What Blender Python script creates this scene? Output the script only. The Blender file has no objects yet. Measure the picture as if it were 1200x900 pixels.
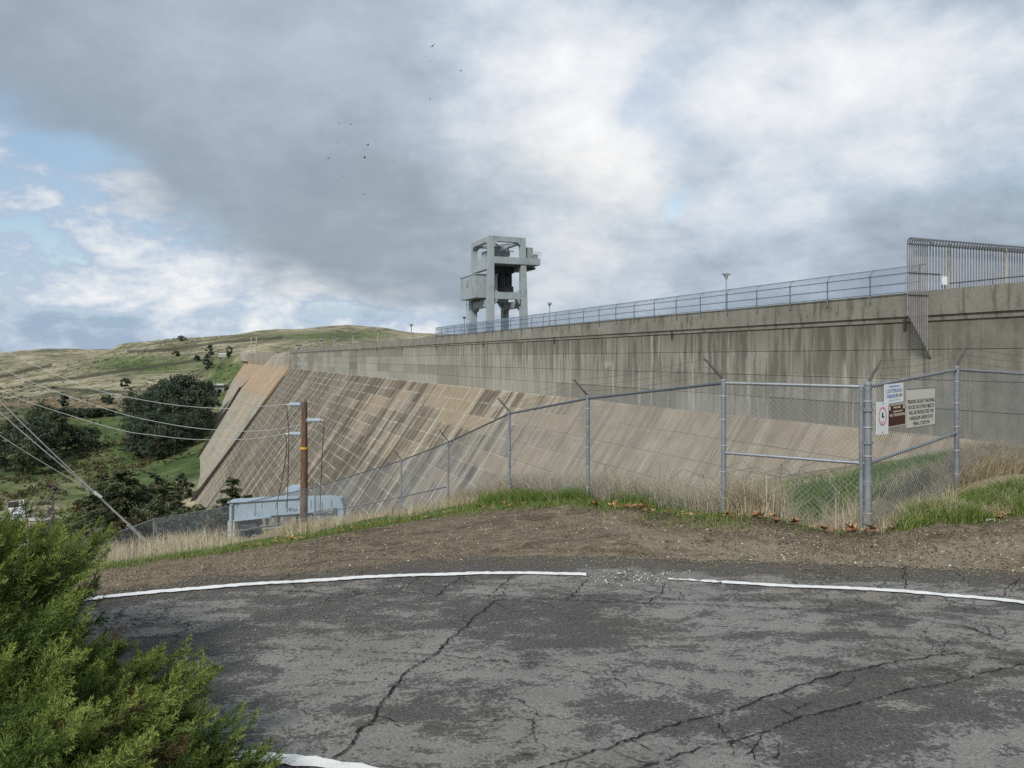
import bpy, math, random
import numpy as np
from mathutils import Vector, Matrix
random.seed(7); RNG = np.random.default_rng(11)
S = bpy.context.scene
C = S.collection

# ------------------------------------------------------------------ camera, sky, sun, exposure
EYE = 1.6          # camera height above the road under it
F = 900.0          # focal length in pixels of a 1200 px wide picture
HZ = 420.0         # picture row of the horizon
cam = bpy.data.cameras.new('camera'); camo = bpy.data.objects.new('camera', cam); C.objects.link(camo)
camo.location = (0, 0, EYE); camo.rotation_euler = (math.radians(90), 0, 0)
cam.sensor_width = 36; cam.lens = 36*F/1200; cam.shift_y = -(450-HZ)/1200
cam.clip_start = 0.05; cam.clip_end = 30000
S.camera = camo
S.view_settings.view_transform = 'Standard'; S.view_settings.look = 'None'
S.view_settings.gamma = 1; S.view_settings.exposure = 0.52
S.view_settings.use_curve_mapping = False
S.cycles.max_bounces = 5; S.cycles.transparent_max_bounces = 12
S.cycles.use_denoising = False; S.cycles.sample_clamp_direct = 5; S.cycles.sample_clamp_indirect = 2.5
S.cycles.caustics_reflective = False; S.cycles.caustics_refractive = False; S.cycles.blur_glossy = 1.0

SUN_AZ, SUN_EL = math.radians(206), math.radians(40)     # azimuth clockwise from +Y (view direction)
sd = Vector((math.sin(SUN_AZ)*math.cos(SUN_EL), math.cos(SUN_AZ)*math.cos(SUN_EL), math.sin(SUN_EL)))
sun = bpy.data.lights.new('sun', 'SUN'); sun.energy = 2.7; sun.angle = math.radians(10); sun.color = (1, .965, .91)
suno = bpy.data.objects.new('sun', sun); C.objects.link(suno)
suno.rotation_euler = sd.to_track_quat('Z', 'Y').to_euler(); suno.location = (0, 0, 60)


def c4(c): return tuple(c)+(1,) if len(c) == 3 else tuple(c)


class G:
    """small node-graph writer"""
    def __init__(s, nt): s.nt = nt
    def new(s, t, **kw):
        n = s.nt.nodes.new(t)
        for k, v in kw.items(): setattr(n, k, v)
        return n
    def put(s, sock, v):
        if isinstance(v, bpy.types.NodeSocket): s.nt.links.new(v, sock)
        elif isinstance(v, (tuple, list)):
            sock.default_value = c4(v) if sock.type == 'RGBA' else v
        else: sock.default_value = v
    def m(s, op, a, b=0.0, c=None, clamp=False):
        n = s.new('ShaderNodeMath', operation=op, use_clamp=clamp)
        s.put(n.inputs[0], a); s.put(n.inputs[1], b)
        if c is not None: s.put(n.inputs[2], c)
        return n.outputs[0]
    def add(s, a, b): return s.m('ADD', a, b)
    def sub(s, a, b): return s.m('SUBTRACT', a, b)
    def mul(s, a, b): return s.m('MULTIPLY', a, b)
    def vm(s, op, a, b=(0, 0, 0)):
        n = s.new('ShaderNodeVectorMath', operation=op)
        s.put(n.inputs[0], a); s.put(n.inputs[1], b)
        return n.outputs['Value'] if op in ('DOT_PRODUCT', 'LENGTH', 'DISTANCE') else n.outputs[0]
    def sep(s, v):
        n = s.new('ShaderNodeSeparateXYZ'); s.put(n.inputs[0], v); return n.outputs[0], n.outputs[1], n.outputs[2]
    def comb(s, x, y, z):
        n = s.new('ShaderNodeCombineXYZ')
        for i, v in enumerate((x, y, z)): s.put(n.inputs[i], v)
        return n.outputs[0]
    def noise(s, vec, scale, detail=4, rough=.55, dist=0.0, color=False):
        n = s.new('ShaderNodeTexNoise'); s.put(n.inputs['Vector'], vec)
        n.inputs['Scale'].default_value = scale; n.inputs['Detail'].default_value = detail
        n.inputs['Roughness'].default_value = rough; n.inputs['Distortion'].default_value = dist
        return n.outputs['Color'] if color else n.outputs['Fac']
    def white(s, vec):
        n = s.new('ShaderNodeTexWhiteNoise', noise_dimensions='3D'); s.put(n.inputs['Vector'], vec); return n.outputs['Value']
    def voro(s, vec, scale, feature='DISTANCE_TO_EDGE'):
        n = s.new('ShaderNodeTexVoronoi', feature=feature); s.put(n.inputs['Vector'], vec)
        n.inputs['Scale'].default_value = scale; return n.outputs['Distance']
    def mix(s, f, a, b, mode='MIX'):
        n = s.new('ShaderNodeMix', data_type='RGBA', blend_type=mode)
        s.put(n.inputs[0], f); s.put(n.inputs[6], a); s.put(n.inputs[7], b); return n.outputs[2]
    def ss(s, x, lo, hi, a=0.0, b=1.0):
        n = s.new('ShaderNodeMapRange', interpolation_type='SMOOTHSTEP')
        s.put(n.inputs[0], x); s.put(n.inputs[1], lo); s.put(n.inputs[2], hi); s.put(n.inputs[3], a); s.put(n.inputs[4], b)
        return n.outputs[0]
    def ramp(s, f, stops):
        n = s.new('ShaderNodeValToRGB'); e = n.color_ramp.elements
        while len(e) < len(stops): e.new(.5)
        for i, (p, c) in enumerate(stops): e[i].position = p; e[i].color = c4(c)
        s.put(n.inputs[0], f); return n.outputs[0]
    def pos(s): return s.new('ShaderNodeNewGeometry').outputs['Position']
    def obj(s): return s.new('ShaderNodeTexCoord').outputs['Object']
    def attr(s, name, out='Fac'): return s.new('ShaderNodeAttribute', attribute_name=name).outputs[out]
    def rnd(s): return s.new('ShaderNodeObjectInfo').outputs['Random']
    def bsdf(s, col, rough=.8, bump=None, dist=.01, strength=.6, spec=.3, metal=0.0, trans=None):
        b = s.new('ShaderNodeBsdfPrincipled')
        s.put(b.inputs['Base Color'], col); s.put(b.inputs['Roughness'], rough); s.put(b.inputs['Metallic'], metal)
        b.inputs['Specular IOR Level'].default_value = spec
        if bump is not None:
            n = s.new('ShaderNodeBump'); n.inputs['Distance'].default_value = dist; n.inputs['Strength'].default_value = strength
            s.put(n.inputs['Height'], bump); s.nt.links.new(n.outputs[0], b.inputs['Normal'])
        out = s.new('ShaderNodeOutputMaterial'); sh = b.outputs[0]
        if trans:
            t = s.new('ShaderNodeBsdfTranslucent'); s.put(t.inputs[0], col)
            mx = s.new('ShaderNodeMixShader'); mx.inputs[0].default_value = trans
            s.nt.links.new(sh, mx.inputs[1]); s.nt.links.new(t.outputs[0], mx.inputs[2]); sh = mx.outputs[0]
        s.nt.links.new(sh, out.inputs[0])


def newmat(name):
    m = bpy.data.materials.new(name); m.use_nodes = True; m.node_tree.nodes.clear()
    return m, G(m.node_tree)


# ---- sky: a physical sky seen through a broken layer of cloud (placed by compass direction and height)
w = bpy.data.worlds.new('World'); S.world = w; w.use_nodes = True; w.node_tree.nodes.clear()
g = G(w.node_tree)
sky = g.new('ShaderNodeTexSky', sky_type='NISHITA'); sky.sun_disc = False
sky.sun_elevation = SUN_EL; sky.sun_rotation = SUN_AZ; sky.air_density = 1.2; sky.dust_density = .15
bgs = g.new('ShaderNodeBackground'); g.nt.links.new(sky.outputs[0], bgs.inputs[0]); bgs.inputs[1].default_value = .10
dirv = g.new('ShaderNodeTexCoord').outputs['Generated']
dx, dy, dz = g.sep(dirv)
stretch = g.vm('MULTIPLY', dirv, (1, 1, 2.2))
wv = g.noise(stretch, 2.6, 5, .55, color=True)
wx, wy, wz = g.sep(wv)
wv2 = g.noise(stretch, 7.5, 6, .6, color=True)
w2x, w2y, _ = g.sep(wv2)
az0 = g.m('ARCTAN2', dx, dy); el0 = g.m('ARCSINE', dz)
az = g.add(g.add(az0, g.mul(g.sub(wx, .5), .36)), g.mul(g.sub(w2x, .5), .10))
el = g.add(g.add(el0, g.mul(g.sub(wy, .5), .20)), g.mul(g.sub(w2y, .5), .07))


def azel(u, v):
    a = math.atan((u-600)/F); return a, math.atan((HZ-v)/F*math.cos(a))


def blob(u, v, su, sv, amp):
    a, e = azel(u, v)
    p = g.m('POWER', g.mul(g.sub(az, a), F/su), 2); q = g.m('POWER', g.mul(g.sub(el, e), F/sv), 2)
    return g.mul(g.m('EXPONENT', g.mul(g.add(p, q), -.5)), amp)


def total(lst):
    r = lst[0]
    for x in lst[1:]: r = g.add(r, x)
    return r


den = g.add(g.m('ABSOLUTE', dz), .16); pc = g.comb(g.m('DIVIDE', dx, den), g.m('DIVIDE', dy, den), g.mul(dz, 1.5))
fine = g.noise(pc, 2.1, 10, .60, .15)
fine2 = g.noise(g.vm('MULTIPLY', dirv, (1, 1, 1.35)), 13.0, 10, .64, .2)
# stratus bank: everything above a slanting lower edge that drops from upper left to the horizon in the middle
edge = g.add(g.mul(g.add(az, .588), -.47), .252)
bank = g.ss(g.sub(el, edge), -.035, .05)
lum = total([blob(705, 130, 95, 85, .30), blob(940, 120, 100, 65, .24), blob(1090, 140, 100, 75, .20), blob(1010, 30, 60, 40, .14),
             blob(560, 60, 90, 60, .08), blob(350, 95, 80, 50, .10), blob(620, 335, 60, 40, .16), blob(700, 240, 90, 50, .14),
             blob(800, 320, 100, 40, .10), blob(870, 250, 60, 40, .10), blob(960, 270, 70, 35, .06), blob(300, 215, 190, 60, -.06),
             blob(480, 310, 130, 45, -.08), blob(60, 60, 150, 80, -.02), blob(1180, 235, 60, 50, -.10), blob(1030, 285, 120, 30, -.04), blob(800, 200, 25, 90, -.10)])
fine3 = g.noise(g.vm('MULTIPLY', dirv, (1, 1, 1.4)), 4.6, 10, .60, .25)
amp = g.ss(az, -.30, .05, .55, 1.0)
lum = g.add(g.add(lum, g.ss(az, -.25, .1, .36, .36)), g.mul(amp, g.add(g.mul(g.sub(fine, .5), .34), g.add(g.mul(g.sub(fine2, .5), .34), g.mul(g.sub(fine3, .5), .56)))))
bankcol = g.ramp(lum, [(.10, (.235, .295, .37)), (.30, (.305, .37, .44)), (.44, (.41, .485, .575)), (.56, (.545, .61, .69)), (.68, (.70, .735, .78)), (.86, (.88, .89, .90))])
bankcol = g.mix(g.ss(total([blob(560, 280, 190, 110, 1.0)]), .2, .9, 0, .55), bankcol, g.mix(1.0, bankcol, (1.05, 1.0, .93), 'MULTIPLY'))
# broken cumulus below the bank
puff = g.noise(g.vm('MULTIPLY', dirv, (1, 1, 2.0)), 13.0, 10, .62, .15)
plum = total([puff, blob(100, 205, 110, 40, .05), blob(340, 332, 130, 24, .10), blob(120, 300, 150, 28, .07), blob(110, 355, 150, 12, -.06), blob(90, 290, 120, 10, -.05), blob(15, 230, 40, 50, -.12), blob(60, 385, 200, 16, -.03),
              blob(170, 265, 70, 18, -.12), blob(60, 392, 220, 12, -.05), blob(10, 140, 40, 25, -.16)])
rim = g.m('POWER', g.m('DIVIDE', g.add(g.sub(el, edge), .05), .028), 2)
plum = g.add(plum, g.mul(g.m('EXPONENT', g.mul(rim, -.5)), .045))
puffcol = g.ramp(plum, [(.36, (.27, .38, .53)), (.48, (.40, .50, .64)), (.57, (.58, .645, .72)), (.71, (.80, .815, .825))])
puffcov = g.m('MAXIMUM', g.ss(plum, .36, .52, .40, 1.0), g.ss(el0, .13, .04, 0, .93))
gaps = total([blob(787, 115, 24, 80, .34), blob(790, 268, 20, 14, .36), blob(1183, 215, 45, 40, .30), blob(860, 50, 30, 60, .2), blob(1010, 250, 70, 30, .18), blob(8, 150, 60, 30, .75)])
bankcov = g.sub(1.0, g.ss(gaps, .1, .75, 0, .85))
col = g.mix(bank, puffcol, bankcol)
cov = g.add(g.mul(bank, bankcov), g.mul(g.sub(1.0, bank), puffcov))
bgc = g.new('ShaderNodeBackground'); g.nt.links.new(col, bgc.inputs[0]); bgc.inputs[1].default_value = .76
mxs = g.new('ShaderNodeMixShader'); g.put(mxs.inputs[0], cov)
g.nt.links.new(bgs.outputs[0], mxs.inputs[1]); g.nt.links.new(bgc.outputs[0], mxs.inputs[2])
wo = g.new('ShaderNodeOutputWorld'); g.nt.links.new(mxs.outputs[0], wo.inputs[0])

# ------------------------------------------------------------------ mesh helpers
ORI = {}


def W(u, v, Y): return ((u-600)/F*Y, Y, EYE-(v-HZ)/F*Y)


class MB:
    def __init__(s): s.v = []; s.f = []
    def add(s, vs, fs):
        b = len(s.v); s.v += [tuple(p) for p in vs]; s.f += [tuple(i+b for i in f) for f in fs]; return s
    def hexa(s, p):      # 8 corners: bottom ring then top ring
        return s.add(p, [(3, 2, 1, 0), (4, 5, 6, 7), (0, 1, 5, 4), (1, 2, 6, 5), (2, 3, 7, 6), (3, 0, 4, 7)])
    def box(s, c, sz, rz=0):
        x, y, z = (k/2 for k in sz); cs, sn = math.cos(rz), math.sin(rz)
        r = [(c[0]+a*cs-b*sn, c[1]+a*sn+b*cs) for a, b in ((-x, -y), (x, -y), (x, y), (-x, y))]
        return s.hexa([(a, b, c[2]-z) for a, b in r]+[(a, b, c[2]+z) for a, b in r])
    def tube(s, pts, r, n=8, cap=True):
        pts = [Vector(p) for p in pts]; m = len(pts)
        rs = r if isinstance(r, (list, tuple)) else [r]*m
        t0 = (pts[1]-pts[0]).normalized()
        up = Vector((0, 0, 1)) if abs(t0.z) < .9 else Vector((1, 0, 0))
        a = t0.cross(up).normalized(); vs = []; fs = []
        for i, p in enumerate(pts):
            t = (pts[min(i+1, m-1)]-pts[max(i-1, 0)]).normalized()
            a = (a-t*a.dot(t)).normalized(); b = t.cross(a)
            for k in range(n):
                th = 2*math.pi*k/n; vs.append(p+(a*math.cos(th)+b*math.sin(th))*rs[i])
        for i in range(m-1):
            for k in range(n):
                k2 = (k+1) % n; fs.append((i*n+k, i*n+k2, (i+1)*n+k2, (i+1)*n+k))
        if cap: fs += [tuple(range(n-1, -1, -1)), tuple((m-1)*n+k for k in range(n))]
        return s.add(vs, fs)
    def ball(s, c, r, nu=10, nv=7):
        r = r if isinstance(r, (tuple, list)) else (r, r, r); vs = [(c[0], c[1], c[2]+r[2])]; fs = []
        for i in range(1, nv):
            ph = math.pi*i/nv
            for k in range(nu):
                th = 2*math.pi*k/nu
                vs.append((c[0]+r[0]*math.sin(ph)*math.cos(th), c[1]+r[1]*math.sin(ph)*math.sin(th), c[2]+r[2]*math.cos(ph)))
        vs.append((c[0], c[1], c[2]-r[2])); e = len(vs)-1
        for k in range(nu):
            k2 = (k+1) % nu; fs.append((0, 1+k, 1+k2)); fs.append((e, e-nu+k2, e-nu+k))
            for i in range(nv-2): fs.append((1+i*nu+k, 1+(i+1)*nu+k, 1+(i+1)*nu+k2, 1+i*nu+k2))
        return s.add(vs, fs)
    def build(s, name, mat, root=None, origin=None, smooth=False):
        o0 = ORI.get(root.name) if root is not None else origin
        o0 = o0 or (0, 0, 0)
        me = bpy.data.meshes.new(name)
        me.from_pydata([(x-o0[0], y-o0[1], z-o0[2]) for x, y, z in s.v], [], s.f)
        if smooth: me.shade_smooth()
        me.materials.append(mat)
        o = bpy.data.objects.new(name, me); C.objects.link(o)
        if root is not None: o.parent = root; ORI[o.name] = o0
        else: o.location = o0; ORI[o.name] = tuple(o0)
        return o


def np_obj(name, V, Fa, mat, root=None, origin=None, tint=None, smooth=False, attrs=None):
    """V (n,3), Fa (m,k) -> one mesh object"""
    V = np.asarray(V, dtype=np.float64); Fa = np.asarray(Fa, dtype=np.int32); k = Fa.shape[1]
    o0 = np.array(ORI.get(root.name) if root is not None else (origin or (0, 0, 0)))
    me = bpy.data.meshes.new(name)
    me.vertices.add(len(V)); me.vertices.foreach_set('co', (V-o0).astype(np.float32).ravel())
    me.loops.add(Fa.size); me.loops.foreach_set('vertex_index', Fa.ravel())
    me.polygons.add(len(Fa)); me.polygons.foreach_set('loop_start', np.arange(len(Fa), dtype=np.int32)*k)
    me.polygons.foreach_set('loop_total', np.full(len(Fa), k, dtype=np.int32))
    if smooth: me.polygons.foreach_set('use_smooth', np.ones(len(Fa), dtype=bool))
    me.update(calc_edges=True)
    if tint is not None:
        a = me.attributes.new('tint', 'FLOAT', 'POINT'); a.data.foreach_set('value', np.asarray(tint, dtype=np.float32))
    for nm, arr in (attrs or {}).items():
        a = me.attributes.new(nm, 'FLOAT', 'POINT'); a.data.foreach_set('value', np.asarray(arr, dtype=np.float32))
    me.materials.append(mat)
    o = bpy.data.objects.new(name, me); C.objects.link(o)
    if root is not None: o.parent = root; ORI[o.name] = tuple(o0)
    else: o.location = tuple(o0); ORI[o.name] = tuple(o0)
    return o


def tag(o, label=None, cat=None, group=None, kind=None):
    if label: o['label'] = label
    if cat: o['category'] = cat
    if group: o['group'] = group
    if kind: o['kind'] = kind
    return o


def thing(name, label, cat, loc, group=None):
    o = bpy.data.objects.new(name, None); C.objects.link(o); o.location = loc; o.empty_display_size = .3
    ORI[o.name] = tuple(loc); return tag(o, label, cat, group)


def kid(src, root, name=None):
    c = src.copy(); C.objects.link(c); c.parent = root; return c


def copy_tree(src, loc, rz=0, sc=1.0, label=None):
    r = src.copy(); C.objects.link(r); r.location = loc; r.rotation_euler = (0, 0, rz); r.scale = (sc, sc, sc) if not isinstance(sc, tuple) else sc
    if label: r['label'] = label
    ORI[r.name] = tuple(loc)
    for ch in list(src.children):
        c = ch.copy(); C.objects.link(c); c.parent = r
        for g2 in ch.children:
            d = g2.copy(); C.objects.link(d); d.parent = c
    return r


# ---- dam coordinates: t metres along the crest, q metres upstream of the wall face, z metres above the eye
D = (-.3786, .9256); M = (.9256, .3786); X0 = 53.0


def DP(t, q, z): return (X0+D[0]*t+M[0]*q, D[1]*t+M[1]*q, EYE+z)


def t_of_u(u, q=0.0):
    r = (u-600)/F
    return (X0+M[0]*q-r*M[1]*q)/(r*D[1]-D[0])


def q_of_u(u, t):
    r = (u-600)/F
    return (r*D[1]*t-X0-D[0]*t)/(M[0]-r*M[1])


def dbox(mb, t0, t1, q0, q1, z0, z1):
    return mb.hexa([DP(t0, q0, z0), DP(t0, q1, z0), DP(t1, q1, z0), DP(t1, q0, z0), DP(t0, q0, z1), DP(t0, q1, z1), DP(t1, q1, z1), DP(t1, q0, z1)])


ZTOP, ZBOT = 4.88, -5.62
TS = 473.2; MW = 15.24; LIFT = 2.29

# ------------------------------------------------------------------ terrain heights


class RBF:
    def __init__(s, pts, c):
        P = np.array(pts); s.p = P[:, :2]; s.c = c; n = len(P)
        d = np.sqrt(((s.p[:, None]-s.p[None])**2).sum(-1)+c*c)
        A = np.zeros((n+3, n+3)); A[:n, :n] = d; A[:n, n] = 1; A[:n, n+1:] = s.p; A[n, :n] = 1; A[n+1:, :n] = s.p.T
        b = np.zeros(n+3); b[:n] = P[:, 2]; s.w = np.linalg.lstsq(A, b, rcond=None)[0]
    def __call__(s, x, y):
        x = np.asarray(x, float); y = np.asarray(y, float); r = s.w[-3]+s.w[-2]*x+s.w[-1]*y
        for (a, b), k in zip(s.p, s.w): r = r+k*np.sqrt((x-a)**2+(y-b)**2+s.c**2)
        return r


SL = .055


def plane_pt(u, v):
    k = (v-HZ)/F; Y = EYE/(k-SL); return ((u-600)/F*Y, Y, -SL*Y)


FP = [(1017, 625, 9.4), (848, 606, 10.36), (689, 588, 13.4), (597, 582, 16.5), (525, 597, 20.6), (470, 604, 25), (369, 619, 33.5),
      (272, 635, 38), (180, 646, 43), (70, 686, 42)]           # fence post bases, walking left from the corner post
FR = [(1017, 625, 9.4), (1121, 575, 11.4), (1250, 560, 13.6)]   # and right
EDGE = [(-300, 740, 9), (-100, 705, 10), (60, 677, 11), (100, 670, 11), (180, 658, 12), (270, 646, 13), (370, 629, 14.5), (450, 614, 16), (520, 603, 16.3), (600, 594, 15),
        (690, 592, 12.8), (760, 598, 11.1), (850, 606, 10.3), (930, 614, 9.8), (1017, 624, 9.3), (1060, 614, 9.5), (1120, 604, 9.7), (1200, 598, 10.2), (1350, 590, 11), (1600, 590, 12)]
ROADPX = [(95, 691), (170, 684), (250, 674), (330, 668), (400, 662), (480, 656), (560, 651), (640, 649), (720, 650), (800, 653), (880, 656), (960, 658), (1040, 661), (1120, 664), (1200, 668)]
RE = [(-30, -6), (-14, 1.5), (-8, 5.0)]+[plane_pt(*p)[:2] for p in ROADPX]+[(9, 6.0), (16, 2.6), (30, -8)]
REX = np.array([p[0] for p in RE]); REY = np.array([p[1] for p in RE])


near = [W(*p) for p in FP+FR[1:]+EDGE]
for p_ in EDGE[2:-1]:                       # an even fall from the asphalt edge to the grass lip
    ex, ey, ez = W(*p_); a_ = math.atan2(ex, ey); rr0 = 6.0
    while rr0*math.cos(a_) < np.interp(rr0*math.sin(a_), REX, REY): rr0 += .02
    sx, sy = rr0*math.sin(a_), rr0*math.cos(a_); sz_ = -SL*sy
    for k_ in (.05, .3, .55, .8): near.append((sx+(ex-sx)*k_, sy+(ey-sy)*k_, sz_+(ez-sz_)*k_))
for xx in (-16, -9, -4, 0, 4, 9, 16):
    for yy in (-18, -8, 0, 4, 6.5): near.append((xx, yy, -SL*yy))
near += [W(*p) for p in [(1200, 545, 14), (1300, 540, 17), (1200, 531, 26), (1120, 546, 20), (1000, 562, 22), (930, 577, 17), (900, 592, 14), (850, 588, 18),
                         (1200, 527, 49), (1120, 532, 54), (1000, 545, 59.7), (930, 556, 63), (850, 576, 70), (760, 590, 78), (700, 596, 86), (500, 622, 118),
                         (930, 566, 35), (1050, 548, 35), (780, 598, 25), (780, 597, 45), (700, 597, 20), (700, 600, 40), (600, 597, 25), (600, 610, 50), (500, 607, 23), (500, 622, 42),
                         (350, 634, 60), (330, 645, 110), (180, 662, 70), (120, 665, 110), (0, 690, 60), (-200, 720, 60), (0, 690, 20), (-200, 760, 20), (1400, 520, 40), (1400, 530, 22)]]
RN = RBF(near, 1.6)
far = [W(*p) for p in [(500, 622, 118), (700, 596, 86), (1000, 545, 59.7), (1200, 527, 49), (600, 610, 50), (350, 634, 60), (180, 662, 70), (330, 645, 110), (120, 665, 110), (0, 690, 60),
                       (930, 566, 35), (180, 646, 43), (-200, 720, 60), (400, 640, 150), (300, 625, 220), (250, 612, 300), (225, 600, 400), (150, 602, 390), (60, 604, 385), (100, 632, 260), (0, 640, 230), (-200, 620, 350),
                       (-200, 660, 200), (160, 562, 490), (30, 566, 480), (100, 566, 480), (-200, 560, 490), (200, 528, 590), (100, 524, 600), (0, 522, 600), (-200, 515, 600), (200, 490, 720), (100, 484, 740), (0, 484, 740), (-200, 480, 740),
                       (240, 462, 850), (120, 455, 910), (0, 468, 880), (-200, 465, 880), (275, 432, 960), (200, 435, 1060), (100, 432, 1120), (0, 462, 1050), (-200, 462, 1050), (60, 447, 1080),
                       (280, 409, 1250), (200, 415, 1320), (150, 413, 1500), (110, 421, 1520), (110, 426, 1850), (60, 437, 1350), (60, 444, 1650), (0, 455, 1250), (0, 461, 1600), (-200, 458, 1250), (-200, 464, 1600), (300, 387, 1720), (250, 395, 1700), (180, 401, 1800), (140, 404.5, 1850), (90, 409.5, 2500), (60, 408.5, 2500), (0, 413, 2500), (-200, 411, 2500),
                       (340, 386.5, 1750), (400, 382, 1820), (440, 386.5, 1850), (480, 395, 1900), (520, 392, 2100), (360, 402, 1300), (440, 403, 1300), (600, 400, 2000), (900, 398, 2000), (1200, 398, 2000), (1600, 395, 2000),
                       (350, 430, 1900*1.6), (100, 425, 4200), (-300, 420, 4200), (600, 420, 4200), (1200, 420, 4200), (1800, 420, 4200)]]
for tt in (120, 250, 400, 550, 700): far.append(DP(tt, 45, -24))
for tt in (250, 500, 700): far.append(DP(tt, 300, -24))
far += [DP(950, 30, 2.0), DP(1000, 4, 4.0), (200, 0, 4), (400, -200, 10), (-200, -100, -15), (-500, 100, -50), (0, -300, 10), (0, -4000, 50), (4000, 0, 60), (-4000, 0, 60), (3000, 3000, 40), (-3000, 3000, 60),
        (60, 20, -2), (80, -20, 0), (-60, 0, -9), (0, -40, .5)]
RF = RBF(far, 12.0)


def sstep(x, a, b):
    k = np.clip((x-a)/(b-a), 0, 1); return k*k*(3-2*k)


def vnoise(x, y, seed=0):
    """cheap smooth value noise"""
    xi = np.floor(x).astype(np.int64); yi = np.floor(y).astype(np.int64); fx = x-xi; fy = y-yi
    fx = fx*fx*(3-2*fx); fy = fy*fy*(3-2*fy)
    def h(a, b):
        n = (a*374761393+b*668265263+seed*974711) & 0x7fffffff; n = ((n ^ (n >> 13))*1274126177) & 0x7fffffff
        return ((n ^ (n >> 16)) & 0xffff)/65535.0
    return (h(xi, yi)*(1-fx)+h(xi+1, yi)*fx)*(1-fy)+(h(xi, yi+1)*(1-fx)+h(xi+1, yi+1)*fx)*fy


def fbm(x, y, o=4, seed=0):
    r = 0; a = .5
    for i in range(o): r = r+a*vnoise(x*2**i, y*2**i, seed+i); a *= .5
    return r-.47


def road_edge(x): return np.interp(x, REX, REY)


EW = np.array([W(*p) for p in EDGE]); EAZ = np.arctan2(EW[:, 0], EW[:, 1]); ERR = np.hypot(EW[:, 0], EW[:, 1])


def gz(x, y):
    x = np.asarray(x, float); y = np.asarray(y, float); r = np.hypot(x, y)
    zn = RN(x, y); zf = RF(x, y)
    k = sstep(r, 55, 120); z = zn*(1-k)+zf*k
    k2 = sstep(r, 450, 900)*(1-sstep(r, 5000, 9000)*.4)
    z = z+k2*(fbm(x/300, y/300, 4, 3)*26+fbm(x/75, y/75, 3, 9)*6)+sstep(r, 120, 300)*fbm(x/60, y/60, 3, 5)*3*(1-k2)
    e = y-road_edge(x)
    z = z+sstep(e, .6, 2.5)*(1-sstep(r, 60, 100))*(fbm(x/.9, y/.9, 3, 21)*.07+fbm(x/4, y/4, 2, 31)*.03+fbm(x/.22, y/.22, 3, 61)*.045*(1-sstep(r, 14, 25)))
    kk = sstep(e, -.25, .8); z = kk*z+(1-kk)*(-SL*y-.035)
    # keep the ground below the dam crest where it passes behind or under the wall
    t = (x-X0)*D[0]+y*D[1]; q = (x-X0)*M[0]+y*M[1]
    inside = sstep(q, -1, 1)*(1-sstep(q, 60, 140))*sstep(t, 20, 40)*(1-sstep(t, 930, 990))
    z = np.where(inside > 0, np.minimum(z, EYE-6.5)*inside+z*(1-inside), z)
    return z


def gz1(x, y): return float(gz(np.array([x]), np.array([y]))[0])

# ------------------------------------------------------------------ materials


def plain(name, col, rough=.6, metal=0.0, var=.12, scale=6.0, spec=.35, bump=0.0):
    m, g = newmat(name); p = g.pos()
    n = g.noise(p, scale, 5, .6); n2 = g.noise(p, scale*7, 3, .6)
    f = g.add(g.mul(n, .7), g.mul(n2, .3))
    dk = tuple(c*(1-var*2.2) for c in col); lt = tuple(min(1, c*(1+var)) for c in col)
    g.bsdf(g.ramp(f, [(.3, dk), (.5, col), (.7, lt)]), rough, bump=n2 if bump else None, dist=bump or .01, metal=metal, spec=spec)
    return m


def dam_coords(g):
    x, y, z = g.sep(g.pos()); xx = g.sub(x, X0)
    t = g.add(g.mul(xx, D[0]), g.mul(y, D[1])); q = g.add(g.mul(xx, M[0]), g.mul(y, M[1]))
    return t, q, g.sub(z, EYE)


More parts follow.
